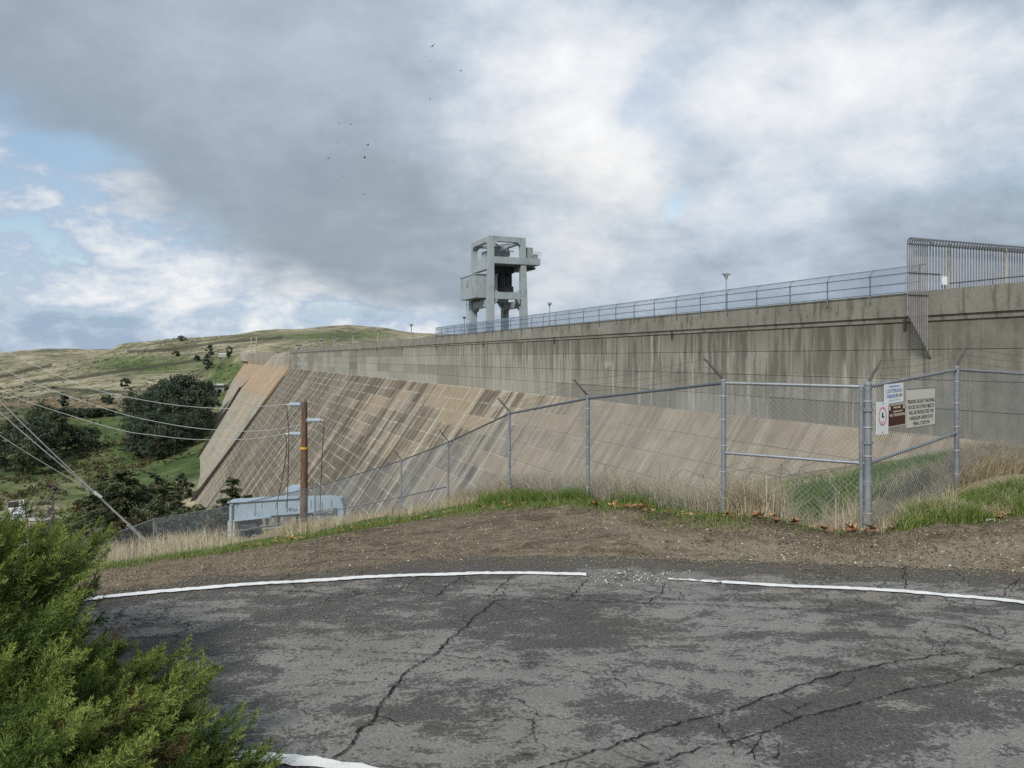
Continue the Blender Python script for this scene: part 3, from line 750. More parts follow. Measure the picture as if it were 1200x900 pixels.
CR = [([(365, 912), (390, 888), (405, 880), (430, 850), (455, 815), (480, 785), (510, 768), (525, 750), (545, 735), (558, 722), (580, 705), (596, 702)], .022),
      ([(330, 693), (400, 697), (480, 695), (560, 697), (640, 702), (700, 705), (800, 708), (900, 713), (967, 715), (1040, 723), (1083, 728), (1133, 735), (1180, 752)], .020),
      ([(625, 902), (680, 885), (733, 870), (800, 848), (880, 825), (960, 795), (1040, 778), (1090, 770), (1130, 765)], .020),
      ([(720, 912), (800, 886), (840, 876), (870, 866), (910, 852), (950, 838), (1050, 812), (1130, 795), (1200, 778), (1260, 768)], .017),
      ([(435, 765), (520, 768), (560, 774), (620, 778), (660, 784), (690, 790), (740, 795), (790, 806)], .012),
      ([(545, 672), (530, 684), (510, 699)], .018), ([(600, 675), (586, 688), (572, 699)], .016), ([(690, 678), (675, 692), (660, 703)], .016),
      ([(500, 672), (470, 690)], .014), ([(372, 652), (345, 668), (325, 684)], .016), ([(160, 690), (150, 697)], .012), ([(440, 660), (420, 674)], .014),
      ([(840, 848), (846, 858), (860, 868)], .012), ([(900, 826), (920, 832), (935, 845)], .010), ([(920, 836), (960, 822)], .008), ([(893, 862), (885, 875), (872, 884)], .010),
      ([(1060, 664), (1058, 674), (1062, 690)], .014), ([(1195, 678), (1180, 690), (1172, 703)], .016), ([(1120, 671), (1130, 680)], .012), ([(1130, 735), (1160, 745), (1200, 742)], .014),
      ([(1080, 778), (1110, 785), (1130, 795)], .010), ([(1160, 770), (1180, 775), (1210, 782)], .012), ([(580, 707), (600, 716), (625, 718)], .008), ([(600, 703), (640, 708), (660, 716)], .008),
      ([(860, 690), (890, 700), (920, 714)], .010), ([(968, 696), (975, 706), (968, 716)], .010), ([(760, 705), (775, 697), (780, 685)], .014), ([(548, 734), (552, 738), (556, 745)], .008)]
for pts, wd in list(CR):
    if wd >= .012:
        for a, b in zip(pts[:-1], pts[1:]):
            if random.random() < .5:
                k = random.random(); u0, v0 = a[0]+(b[0]-a[0])*k, a[1]+(b[1]-a[1])*k; sc_ = (v0-560)/200; th = random.uniform(0, 6.28)
                q = [(u0, v0)]
                for _ in range(random.randint(2, 4)): q.append((q[-1][0]+math.cos(th)*22*sc_*random.uniform(.5, 1.3), q[-1][1]+math.sin(th)*9*sc_*random.uniform(.4, 1.2))); th += random.gauss(0, .6)
                CR.append((q, .009))
for pts, wd in CR:
    flat_strip('crack', pts, wd*.42, .0035, MT['crack'], jag=.006, wvar=.45, step=.022, ragged=.0018, root=road)

# soil bed the juniper grows in (camera stands at its rim)
mb = MB(); ring = []
for i in range(40):
    th = 2*math.pi*i/40; rr_ = 1+.12*math.sin(3*th+1)+.05*math.sin(7*th)
    ring.append((-3.6+2.0*rr_*math.cos(th), 2.2+1.25*rr_*math.sin(th)))
vs = [(-3.6, 2.2, -SL*2.2+.14)]+[(x*.5-1.8, y*.5+1.1, -SL*(y*.5+1.1)+.11) for x, y in ring]+[(x, y, -SL*y-.01) for x, y in ring]
fs = [(0, 1+i, 1+(i+1) % 40) for i in range(40)]+[(1+i, 41+i, 41+(i+1) % 40, 1+(i+1) % 40) for i in range(40)]
tag(mb.add(vs, fs).build('soil_bed', MT['soil']), 'dark soil bed under the juniper', kind='structure')


def drape(name, pts, width, lift, mat, label):
    P = [Vector(p) for p in pts]; mb = MB(); vs = []; N = len(P)
    for i, p in enumerate(P):
        t = (P[min(i+1, N-1)]-P[max(0, i-1)]).normalized(); nn = Vector((-t.y, t.x))
        for k in (-.5, -.25, 0, .25, .5):
            q = p+nn*width*k; vs.append((q.x, q.y, gz1(q.x, q.y)+lift))
    for i in range(N-1):
        for k in range(4): mb.f.append((i*5+k, i*5+k+1, i*5+k+6, i*5+k+5))
    mb.v = vs
    return tag(mb.build(name, mat), label, kind='structure')


vr = [W(u, 604+.02*u, 372)[:2] for u in range(-60, 235, 8)]
drape('valley_road', vr, 15, .5, MT['valleyroad'], 'pale dirt road on the valley floor')
vr = [W(u, 622, 318)[:2] for u in range(70, 150, 6)]
drape('valley_pavement', vr, 26, .5, MT['lot'], 'dark paved strip beside the pale valley road')

# ------------------------------------------------------------------ the dam
dam = thing('concrete_dam', 'huge grey concrete dam with stained wall and sloping panelled face', 'dam', DP(240, 0, -80))
T0 = TS-31*MW
mb = MB()
dbox(mb, 3, TS, .04, 6.2, -90, 3.78)                              # solid core below the crest road
mb.build('crest_core', MT['joint'], dam)
mb = MB(); dbox(mb, 3, 990, 5.9, 6.3, 3.7, ZTOP); mb.build('upstream_parapet', MT['parapet'], dam)
rowz = [-5.60, -3.6, -1.55, .65, 2.72]
for k in range(2, 31):
    t0 = T0+k*MW
    for a, b in zip(rowz[:-1], rowz[1:]):
        e = random.uniform(0, .012)
        mb = MB(); dbox(mb, t0+.035, t0+MW-.035, -.06-e, .03, a+.020, b-.020); mb.build('wall_panel', MT['wall'], dam)
    mb = MB(); dbox(mb, t0+.02, t0+MW-.02, -.17, .02, 2.72, 3.12); mb.build('ledge_block', MT['parapet'], dam)
    mb = MB(); dbox(mb, t0+.02, t0+MW-.02, -.32, .02, 3.12, ZTOP+random.uniform(-.01, .01)); mb.build('parapet_block', MT['parapet'], dam)
    if k % 2 == 0:
        mb = MB(); dbox(mb, t0+.15, t0+.40, -.27, -.20, 2.2, 3.05); mb.build('drain_spout', MT['darkwall'], dam)


def FS(t, s, e=0.0): return DP(t, -.7*s-.819*e, ZBOT-s+.573*e)


smax_t = np.array([15, 53, 64, 77, 96, 140, 200, 300, 430, 474]); smax_s = np.array([2, 2.5, 5, 9.5, 16, 29, 46, 66, 82, 84])
smax = lambda t: float(np.interp(t, smax_t, smax_s))
mb = MB()
mb.hexa([FS(20, 30, -6), FS(TS, 95, -6), FS(TS, 95, -.02), FS(20, 30, -.02), FS(20, -.0, -6), FS(TS, 0, -6), FS(TS, 0, -.02), FS(20, 0, -.02)])
mb.build('face_core', MT['joint'], dam)
pan_me = None; pans = []
for k in range(1, 31):
    t0 = T0+k*MW; l = 0
    while l*LIFT < smax(t0+MW): 
        c = FS(t0+MW/2, (l+.5)*LIFT); Y = c[1]; v = HZ-(c[2]-EYE)/Y*F; u = 600+F*c[0]/Y
        if v < 645 and u < 1330: pans.append((1/Y**2, k, l))
        l += 1
pans.sort(reverse=True)
GAPT, GAPS = .022, .016


def pan_pts(t0, s0, e=.12):
    a = (t0+GAPT, t0+MW-GAPT); b = (s0+GAPS, s0+LIFT-GAPS)
    ins, outs = [], []
    for t_, s_ in ((a[0], b[1]), (a[1], b[1]), (a[1], b[0]), (a[0], b[0])): ins.append(FS(t_, s_, -.05)); outs.append(FS(t_, s_, e))
    return ins+outs


oz = Vector(FS(0, 0)); proto = None; rest = MB()
for i, (_, k, l) in enumerate(pans):
    t0 = T0+k*MW; s0 = l*LIFT; e = random.uniform(-.03, .03)
    if i < 296:
        if proto is None:
            mb = MB(); mb.hexa([tuple(Vector(p)-oz) for p in pan_pts(0, 0)])
            proto = mb.build('face_panel', MT['face'], None); proto.parent = dam; o = proto
        else:
            o = proto.copy(); C.objects.link(o)
        o.location = Vector(FS(t0, s0, e))-Vector(ORI[dam.name])
    else: rest.hexa(pan_pts(t0, s0, .12+e))
o = rest.build('face_panel', MT['face'], dam); o['kind'] = 'stuff'

# spillway chute: ruled between a near profile flush with the face and a far profile that bulges downstream
near_pr = [(.6, 4.6), (-.5, 4.4), (-.75, 3.0), (-.9, -3.0), (-1.4, -5.6), (-9.5, -16.5), (-23.5, -37), (-44, -66.5), (-58, -87)]
far_pr = [(.6, 3.2), (-1.6, 1.8), (-5, -2.2), (-9.5, -7.4), (-15, -12.4), (-21.6, -20.3), (-33, -40), (-50, -69), (-62.5, -90)]
NB = 6
for b in range(NB):
    vs = []; fs = []; nn = 5
    for j in range(nn):
        kf = (b+.004+(j/(nn-1))*.992)/NB; t_ = TS+1.2+kf*99.5
        kk = kf**.8
        for (qa, za), (qb, zb) in zip(near_pr, far_pr): vs.append(DP(t_, qa*(1-kk)+qb*kk, za*(1-kk)+zb*kk))
    P_ = len(near_pr)
    for j in range(nn-1):
        for i in range(P_-1): fs.append((j*P_+i, j*P_+i+1, (j+1)*P_+i+1, (j+1)*P_+i))
    # give it depth: copy pushed upstream
    B = len(vs); vs += [(x+M[0]*3, y+M[1]*3, z-2.0) for x, y, z in vs]
    fs += [tuple(B+q for q in f[::-1]) for f in fs]
    for j, fl in ((0, 1), (nn-1, 0)):
        for i in range(P_-1):
            a, c_ = j*P_+i, j*P_+i+1
            fs.append((a, B+a, B+c_, c_) if fl else (c_, B+c_, B+a, a))
    MB().add(vs, fs).build('chute_block', MT['chute'], dam)
# training walls; their dark colour also carries the shadow lines beside the chute
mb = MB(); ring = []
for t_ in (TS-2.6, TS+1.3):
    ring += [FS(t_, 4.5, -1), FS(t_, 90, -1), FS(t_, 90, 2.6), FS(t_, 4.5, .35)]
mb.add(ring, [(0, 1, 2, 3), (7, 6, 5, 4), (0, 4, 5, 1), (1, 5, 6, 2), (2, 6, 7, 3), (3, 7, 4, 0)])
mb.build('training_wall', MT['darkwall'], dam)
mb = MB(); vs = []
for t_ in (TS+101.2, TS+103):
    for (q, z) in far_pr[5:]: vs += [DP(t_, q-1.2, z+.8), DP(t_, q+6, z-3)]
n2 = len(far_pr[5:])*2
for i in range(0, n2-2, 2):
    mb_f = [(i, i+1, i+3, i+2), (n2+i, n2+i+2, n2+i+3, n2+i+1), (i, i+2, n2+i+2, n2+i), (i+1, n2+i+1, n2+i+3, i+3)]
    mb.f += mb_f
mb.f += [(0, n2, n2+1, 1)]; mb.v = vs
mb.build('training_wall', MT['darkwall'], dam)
mb = MB()
mb.add([DP(TS+101.2, -16, -13.5), DP(TS+101.2, -22.8, -20.5), DP(TS+101.2, -29, -31), DP(TS+110, -17.0, -18), DP(TS+112, -24.5, -27), DP(TS+104, -14, -27)],
       [(0, 1, 4, 3), (1, 2, 4), (0, 3, 5), (2, 5, 4), (3, 4, 5), (0, 5, 2, 1)])
mb.build('rust_brown_wedge', MT['rust'], dam)  # solid dark rust-brown wedge between the chute and the far section
# section beyond the spillway
mb = MB(); tb = TS+103
vs = []
prof = [(6.2, -95), (6.2, ZTOP), (-.3, ZTOP), (-.3, ZBOT+4), (0, ZBOT), (-.7*45-1.5, ZBOT-45), (-.7*90, ZBOT-90)]
for t_ in (tb, 640, 720, 800, 880, 990):
    for q, z in prof: vs.append(DP(t_, q, z))
n_ = len(prof)
for j in range(5):
    for i in range(n_-1): mb.f.append((j*n_+i, j*n_+i+1, (j+1)*n_+i+1, (j+1)*n_+i))
mb.f += [tuple(range(n_)), tuple(5*n_+i for i in range(n_-1, -1, -1))]; mb.v = vs
mb.build('far_section', MT['chute'], dam)
mb = MB(); dbox(mb, 880, 990, -2.5, 6.6, -3, ZTOP+1.2); mb.build('end_block', MT['endwall'], dam)
mb = MB(); dbox(mb, TS+1.3, TS+101, 3, 6, -5, 3.6); mb.build('spillway_crest', MT['endwall'], dam)
mb = MB(); dbox(mb, TS-3.4, TS+.9, -1.0, 1.5, -6.5, ZTOP+.15); mb.build('spillway_pier', MT['chute'], dam)
mb = MB(); dbox(mb, TS+99, TS+104, -2.5, 3.5, -6.5, 4.5); mb.build('spillway_pier', MT['chute'], dam)
mb = MB()
dbox(mb, TS, TS+103, 1.5, 2.2, 4.2, 4.9); mb.build('spillway_bridge', MT['parapet'], dam)

# ------------------------------------------------------------------ gantry crane on the crest
cr = thing('gantry_crane', 'tall pale grey four-legged gantry crane with a boxed machine house', 'crane', DP(157, 4, 3.8))
TA, TC, QA, QB = 152.8, 161.9, 1.0, 7.3; ZF, ZT = 3.8, 22.6
for t_, q_ in ((TA, QA), (TA, QB), (TC, QA), (TC, QB)):
    st = -1 if t_ == TA else 1; sq = -1 if q_ == QA else 1
    lo = 1.32/2; hi = .98/2; mb = MB(); tc, qc = t_+st*.25, q_+sq*.25
    ring = [DP(tc+a*lo, qc+b*lo, ZF) for a, b in ((-1, -1), (-1, 1), (1, 1), (1, -1))]+[DP(t_+a*hi, q_+b*hi, ZT) for a, b in ((-1, -1), (-1, 1), (1, 1), (1, -1))]
    mb.hexa(ring); o = mb.build('leg', MT['crane'], cr)
    f_ = MB(); dbox(f_, tc-1.5, tc+1.5, qc-1.0, qc+1.0, ZF-.02, ZF+.8); f_.build('wheel_bogie', MT['cranemid'], o)


def gusset(mb, t, q, z, along, sgn, dz, w=1.1):
    """triangular haunch in the corner of leg and beam"""
    L = .62
    def P(a, b, c): return DP(t+a, q+b, z+c)
    if along == 'q': p = [P(-w/2, 0, 0), P(-w/2, sgn*L, 0), P(-w/2, 0, dz*L), P(w/2, 0, 0), P(w/2, sgn*L, 0), P(w/2, 0, dz*L)]
    else: p = [P(0, -w/2, 0), P(sgn*L, -w/2, 0), P(0, -w/2, dz*L), P(0, w/2, 0), P(sgn*L, w/2, 0), P(0, w/2, dz*L)]
    mb.add(p, [(0, 1, 2), (5, 4, 3), (0, 3, 4, 1), (1, 4, 5, 2), (2, 5, 3, 0)])


for t_ in (TA, TC):
    mb = MB(); dbox(mb, t_-.55, t_+.55, QA+.55, QB-.55, ZT-.95, ZT-.02)
    for q_, s_ in ((QA+.52, 1), (QB-.52, -1)): gusset(mb, t_, q_, ZT-.95, 'q', s_, -1)
    mb.build('top_beam', MT['crane'], cr)
    mb = MB(); dbox(mb, t_-.6, t_+.6, QA+.5, QB-.5, 11.0, 12.3)
    for q_, s_ in ((QA+.7, 1), (QB-.7, -1)): gusset(mb, t_, q_, 11.0, 'q', s_, -1.5); gusset(mb, t_, q_, 12.3, 'q', s_, .8)
    mb.build('lower_beam', MT['crane'], cr)
for q_ in (QA, QB):
    mb = MB(); dbox(mb, TA+.55, TC-.55, q_-.45, q_+.45, ZT-.95, ZT-.03)
    for t_, s_ in ((TA+.52, 1), (TC-.52, -1)): gusset(mb, t_, q_, ZT-.95, 't', s_, -1)
    mb.build('top_beam', MT['crane'], cr)
    mb = MB(); dbox(mb, TA+.55, TC-.55, q_-.52, q_+.52, 16.6, 18.9); mb.build('side_girder', MT['crane'], cr)
    mb = MB(); dbox(mb, TA+.55, TC-.55, q_-.55, q_+.55, 9.6, 10.9)
    for t_, s_ in ((TA+.75, 1), (TC-.75, -1)): gusset(mb, t_, q_, 9.6, 't', s_, -1)
    mb.build('lower_beam', MT['crane'], cr)
mb = MB(); dbox(mb, TA-.75, TA+2.6, QA+.4, QB+3.4, 17.55, 18.8); mb.build('platform', MT['crane'], cr)
mb = MB(); dbox(mb, TC-2.6, TC+.7, QA+.4, QB+3.6, 17.3, 18.9); mb.build('platform', MT['crane'], cr)
mb = MB(); dbox(mb, TA+1.5, TC-1.5, QB+1, QB+3.4, 17.0, 17.4); mb.build('platform_underframe', MT['cranedark'], cr)
mb = MB(); dbox(mb, TA, TA+1.6, QB+.9, QB+2.2, 18.9, 20.9); dbox(mb, TA-.2, TA+.9, QB+2.3, QB+3.1, 18.9, 19.7); mb.build('control_cabinet', MT['cranemid'], cr)
mb = MB()
for q_ in np.arange(QB+.8, QB+3.6, .55): mb.tube([DP(TA-.7, q_, 18.9), DP(TA-.7, q_, 20.0)], .04, 5)
mb.tube([DP(TA-.7, QB+.7, 20), DP(TA-.7, QB+3.55, 20)], .045, 5); mb.tube([DP(TA-.7, QB+.7, 19.5), DP(TA-.7, QB+3.55, 19.5)], .035, 5)
mb.build('guard_rail', MT['cranemid'], cr)
mb = MB(); dbox(mb, 154.2, 163.0, -1.5, 2.9, 11.3, 15.6); house = mb.build('machine_house', MT['crane'], cr)
mb = MB(); dbox(mb, 154.0, 163.15, -1.62, 3.0, 15.6, 15.78); mb.build('house_roof', MT['crane'], house)
mb = MB(); dbox(mb, 158.2, 159.6, -1.56, -1.48, 13.6, 14.9); mb.build('house_window', MT['cranemid'], house)
mb = MB(); dbox(mb, 155.2, 156.2, -1.55, -1.48, 11.7, 13.7); mb.build('house_door', MT['cranemid'], house)
mb = MB(); dbox(mb, 155.5, 160.0, 3.0, 6.6, 16.2, 17.4); mb.build('hoist_frame', MT['cranedark'], cr)
for a, b in ((155.8, 157.1), (158.0, 159.4)):
    mb = MB()
    for q0 in (2.9, 4.35, 5.9): dbox(mb, a, b, q0, q0+.55, 13.6, 16.3)
    mb.build('hoist_cylinder', MT['cranedark'], cr)
mb = MB(); mb.tube([DP(154.9, 4.8, 19.9), DP(160.3, 4.8, 19.9)], .95, 14); mb.build('hoist_drum', MT['cranemid'], cr)
mb = MB(); dbox(mb, 155.4, 159.8, 2.6, 6.6, 12.6, 13.7); dbox(mb, 156.5, 158.8, 2.0, 7.0, 12.9, 13.4); mb.build('lifting_beam', MT['cranedark'], cr)
for q0 in (3.3, 6.2):
    mb = MB(); mb.tube([DP(157.4, q0, 13), DP(157.4, q0, 11.7)], .14, 8); mb.ball(DP(157.4, q0, 11.6), .26, 8, 6); mb.build('hook', MT['cranedark'], cr)
mb = MB()
for i in range(4):
    q0 = 1.6+i*1.4
    mb.tube([DP(TA+.5, q0, 20.0), DP(TC-.5, min(q0+1.4, 7), 21.6)], .10, 6)
mb.tube([DP(TA+.3, 1.4, 21.7), DP(TC-.3, 6.9, 21.7)], .16, 6); mb.tube([DP(TA+.3, 6.9, 21.7), DP(TC-.3, 1.4, 21.7)], .16, 6)
mb.build('roof_bracing', MT['cranemid'], cr)
mb = MB(); dbox(mb, TA+1.5, TA+3.2, 1.9, 3.6, 18.9, 21.0); dbox(mb, 158, 160.5, 2.0, 4.2, 18.9, 20.6); mb.build('winch_motor', MT['cranemid'], cr)
mb = MB(); lt = 163.1
for dq in (-.25, .25): mb.tube([DP(lt, QA-.9+dq, ZF+.1), DP(lt, QA-.9+dq, 11.3)], .05, 5)
for z in np.arange(ZF+.4, 11.3, .38): mb.tube([DP(lt, QA-1.15, z), DP(lt, QA-.65, z)], .035, 4)
for z in np.arange(6, 11.3, .9): mb.tube([DP(lt+.1, QA-1.2, z), DP(lt+.75, QA-1.1, z), DP(lt+.75, QA-.7, z), DP(lt+.1, QA-.6, z)], .035, 4)
mb.build('ladder', MT['cranemid'], cr)

# ------------------------------------------------------------------ curved-top fence on the parapet
cf = thing('crest_fence', 'blue-grey chain link fence with inward curved top along the dam parapet', 'fence', DP(120, -.45, ZTOP))
RC = .55; ZS = ZTOP+1.45
arc = [(-.46+RC*(1-math.cos(a)), ZS+RC*math.sin(a)) for a in np.radians([0, 18, 36, 54, 72, 90])]
for i in range(-1, 28):
    t_ = 65.0+4.38*i
    mb = MB(); mb.tube([DP(t_, -.46, ZTOP-.55)]+[DP(t_, q, z) for q, z in arc], .055, 6); mb.build('fence_post', MT['crestrail'], cf)
ta, tb2 = 60.4, 65+4.38*27
for q, z, r in ((arc[-1][0], arc[-1][1], .04), (-.50, ZS, .035), (-.50, ZTOP+.72, .035), (-.50, ZTOP+.05, .03)):
    mb = MB(); mb.tube([DP(ta, q, z), DP(tb2, q, z)], r, 6); mb.build('rail', MT['crestrail'], cf)
prof_h = [(-.44, ZTOP+.02)]+[(q+.02, z) for q, z in arc[::1]]
hl = [0]
for a, b in zip(prof_h[:-1], prof_h[1:]): hl.append(hl[-1]+math.hypot(b[0]-a[0], b[1]-a[1]))
H_ = hl[-1]; V_ = []; F_ = []


def wire_seg(V_, F_, p, q, r):
    """a straight 3-sided wire"""
    a = np.array(p); b = np.array(q); d = b-a; L = np.linalg.norm(d)
    if L < 1e-4: return
    d /= L; u_ = np.cross(d, [.37, .61, .70]); u_ /= np.linalg.norm(u_); w_ = np.cross(d, u_); n0 = len(V_)
    for c_ in (a, b):
        for k in range(3):
            th = 2.0944*k; V_.append(c_+r*(u_*math.cos(th)+w_*math.sin(th)))
    for k in range(3): k2 = (k+1) % 3; F_.append((n0+k, n0+k2, n0+3+k2, n0+3+k))


Lc = tb2-ta; pitch = .10
for fam in (1, -1):
    for s0 in np.arange(-H_, Lc+H_, pitch):
        for j in range(len(prof_h)-1):
            sa, sb = s0+fam*hl[j]-(0 if fam > 0 else -H_)*1, s0+fam*hl[j+1]-(0 if fam > 0 else -H_)*1
            sa -= (0 if fam > 0 else 0)
            if min(sa, sb) < 0 or max(sa, sb) > Lc: continue
            wire_seg(V_, F_, DP(ta+sa, *prof_h[j]), DP(ta+sb, *prof_h[j+1]), .0062)
o = np_obj('chain_link', np.array(V_), np.array(F_), MT['crestwire'], cf); o['kind'] = 'stuff'

# ------------------------------------------------------------------ bar fence standing across the crest and out over the wall
bf = thing('security_bar_fence', 'tall fence of steel bars with hooked tops crossing the dam crest', 'fence', DP(60, 0, 3.8))
tf = 60.0; ztop = 8.28
for i in range(60):
    q = -2.3+.216*i if i < 10 else -.36+.3*(i-9)
    zl = (3.0-3.1*(q+2.3)/2.3) if q < -.34 else 3.8
    hook = [(tf-.27*(1-math.cos(a)), ztop+.27*math.sin(a)) for a in np.radians([0, 36, 72, 108, 144, 180])]
    mb = MB(); mb.tube([DP(tf, q, zl), DP(tf, q, ztop)], .052, 5, cap=False)
    o = mb.build('bar', MT['bars'], bf)
    h_ = MB(); h_.tube([DP(t_, q, z) for t_, z in hook]+[DP(tf-.54, q, ztop-.25)], .046, 5); h_.build('hook', MT['bardark'], o)
for z, qa, qb in ((ztop-.12, -2.35, 13.2), (6.1, -2.35, .9), (ZTOP-.35, -2.35, -.36)):
    mb = MB(); mb.tube([DP(tf-.06, qa, z), DP(tf-.06, qb, z)], .05, 5); mb.build('rail', MT['bardark'], bf)
mb = MB(); mb.tube([DP(tf-.06, -2.35, 3.05), DP(tf-.06, -.1, .02)], .055, 5); mb.build('slanted_rail', MT['bardark'], bf)
for u_ in (1110.5, 1177.5):
    q = q_of_u(u_, tf); mb = MB(); mb.tube([DP(tf-.1, q, 3.8), DP(tf-.1, q, ztop+.15)], .075, 6); mb.build('gate_post', MT['endwall'], bf)
q = q_of_u(1104, tf)
mb = MB(); dbox(mb, tf-.22, tf-.18, q-.27, q+.27, 5.35, 5.95)
o = mb.build('notice', MT['white'], None, DP(tf-.2, q, 5.65)); tag(o, 'small white notice hung on the steel bars above the wall', 'sign')
rl = thing('crest_rail', 'low dark handrail along the right end of the parapet', 'railing', DP(52, 0, ZTOP))
mb = MB(); mb.tube([DP(40, .1, ZTOP+.42), DP(58.6, .1, ZTOP+.42)], .05, 6); mb.build('rail', MT['bardark'], rl)
for t_ in np.arange(41, 58.7, 2.4):
    mb = MB(); mb.tube([DP(t_, .1, ZTOP-.02), DP(t_, .1, ZTOP+.42)], .04, 5); mb.build('rail_post', MT['bardark'], rl)

# ------------------------------------------------------------------ crest lamp posts and far crest things


def lamp(u, vtop, q, label, double=False):
    t_ = t_of_u(u, q); Y = DP(t_, q, 0)[1]; zt = (HZ-vtop)/F*Y; k = max(1, Y/110)
    r = thing('lamp_post', label, 'lamp post', DP(t_, q, 3.8), 'lamp posts along the dam crest')
    mb = MB(); mb.tube([DP(t_, q, 3.78), DP(t_, q, zt-.3)], [.10*k, .065*k], 8); mb.build('pole', MT['lamp'], r)
    mb = MB(); mb.tube([DP(t_, q, zt-.55), DP(t_, q, zt-.12)], [.10*k, .26*k], 8); mb.build('lamp_bracket', MT['lamp'], r)
    mb = MB()
    if double:
        for s_ in (-1, 1): dbox(mb, t_-.16, t_+.16, q+s_*.22-.2, q+s_*.22+.2, zt-.12, zt+.05)
    else: mb.tube([DP(t_, q, zt-.12), DP(t_, q, zt+.1)], [.36*k, .22*k], 10)
    mb.build('lamp_head', MT['cranemid'], r)


lamp(851, 321, 1.2, 'lamp post rising behind the curved fence, nearest and right of the crane', True)
lamp(644, 355, 1.2, 'lamp post just to the right of the grey crane')
lamp(544, 371, 1.2, 'lamp post just to the left of the grey crane')
for u_, v_, lb in ((482, 380, 'pale lamp post left of the end of the curved fence'), (443, 386, 'thin far lamp post under the round hilltop'), (414, 390, 'thin far lamp post below the left slope of the hilltop'),
                   (392, 395, 'thin far lamp post, middle one of the far crest'), (377, 398, 'thin far lamp post second from the spillway'), (363, 399, 'thin far lamp post nearest the spillway')):
    lamp(u_, v_, 3.0, lb)
t_ = t_of_u(297.5, 3); fr_ = thing('hoist_portal', 'small white portal frame standing on the far end of the dam', 'portal frame', DP(t_, 3, 4))
Y = DP(t_, 3, 0)[1]; k = Y/F
for du in (-3, 3):
    mb = MB(); x, y, z = DP(t_, 3, 0); x += du*k
    mb.box((x, y, EYE+3.5+9), (.9*k, 1, 18)); mb.build('column', MT['endwall'], fr_)
for vv_ in (401, 408.5):
    mb = MB(); mb.box((x-3*k, y+.2, EYE+(HZ-vv_)*k), (6.6*k, 1.1, 1.1*k)); mb.build('beam', MT['endwall'], fr_)
hs = thing('gate_house', 'tiny pale hut on the crest beside the spillway', 'hut', DP(470, 4, 3.8))
mb = MB(); dbox(mb, 470, 474, 2.6, 5.6, 3.8, 7.4); mb.build('wall', MT['endwall'], hs)
mb = MB(); dbox(mb, 469.6, 474.4, 2.2, 6.0, 7.4, 7.8); mb.build('roof', MT['parapet'], hs)
mb = MB(); dbox(mb, 469.9, 470.0, 3.4, 4.4, 3.9, 6.0); mb.build('door', MT['dark'], hs)

# bleached sheds below the far abutment
Yb = 800; x, y, z = W(253, 470, Yb); z = gz1(x, y)
sh = thing('canal_building', 'low grey flat-roofed building on the hillside left of the dam', 'building', (x, y, z))
k = Yb/F
mb = MB(); mb.box((x, y+6, z+4.5), (19*k, 12, 9)); mb.build('wall', MT['shed'], sh)
mb = MB(); mb.box((x-1, y+5, z+9.6), (23*k, 16, 1.2)); mb.build('roof', MT['roof'], sh)
for du in (-6, 0, 5):
    mb = MB(); mb.box((x+du*k, y-.1, z+3.2), (3.2*k, .4, 3.4)); mb.build('doorway', MT['dark'], sh)
mb = MB(); mb.box((x-2*k, y-4, z+4.6), (14*k, 7, .6)); mb.build('canopy', MT['roof'], sh)
for du in (-8, 4):
    mb = MB(); mb.box((x+du*k, y-7, z+2.2), (.5, .5, 4.6)); mb.build('canopy_post', MT['roof'], sh)
for u_, v_, lb in ((262, 420, 'tiny white farm shed on the green slope above the dam'), (285, 470, None)):
    if lb:
        x, y, z = W(u_, v_, 1180); z = gz1(x, y); fs_ = thing('farm_shed', lb, 'shed', (x, y, z))
        mb = MB(); mb.box((x, y, z+2), (13, 7, 4.2)); mb.build('wall', MT['endwall'], fs_)
        mb = MB(); mb.add([(x-7, y-4, z+4.1), (x+7, y-4, z+4.1), (x+7, y+4, z+4.1), (x-7, y+4, z+4.1), (x-7, y, z+6), (x+7, y, z+6)], [(0, 1, 5, 4), (2, 3, 4, 5), (0, 4, 3), (1, 2, 5), (3, 2, 1, 0)]); mb.build('roof', MT['roof'], fs_)

# ------------------------------------------------------------------ chain link fence along the shoulder
FH = 1.83
fence = thing('chain_link_fence', 'galvanised chain link fence with barbed arms running down the grassy shoulder', 'fence', W(*FP[0]))
PL = [Vector((*W(*p)[:2], 0)) for p in FP]; PR = [Vector((*W(*p)[:2], 0)) for p in FR]
for lst, src in ((PL, FP), (PR, FR)):
    for p, s_ in zip(lst, src): p.z = gz1(p.x, p.y)


def fpost(p, r, h, name='post', mat='galv'):
    mb = MB(); mb.tube([(p.x, p.y, p.z-.2), (p.x, p.y, p.z+h)], r, 10)
    o = mb.build(name, MT[mat], fence, smooth=False)
    c = MB(); c.ball((p.x, p.y, p.z+h), (r*1.2, r*1.2, r*.9), 8, 5); c.build('post_cap', MT[mat], o)
    return o


def arm(p, d, o, h=FH, L=.40):
    mb = MB(); a = Vector((p.x, p.y, p.z+h+.01)); b = a+Vector((d[0]*L*.72, d[1]*L*.72, L*.72))
    mb.tube([a, b], [.020, .014], 5); mb.build('barb_arm', MT['barb'], o); return b


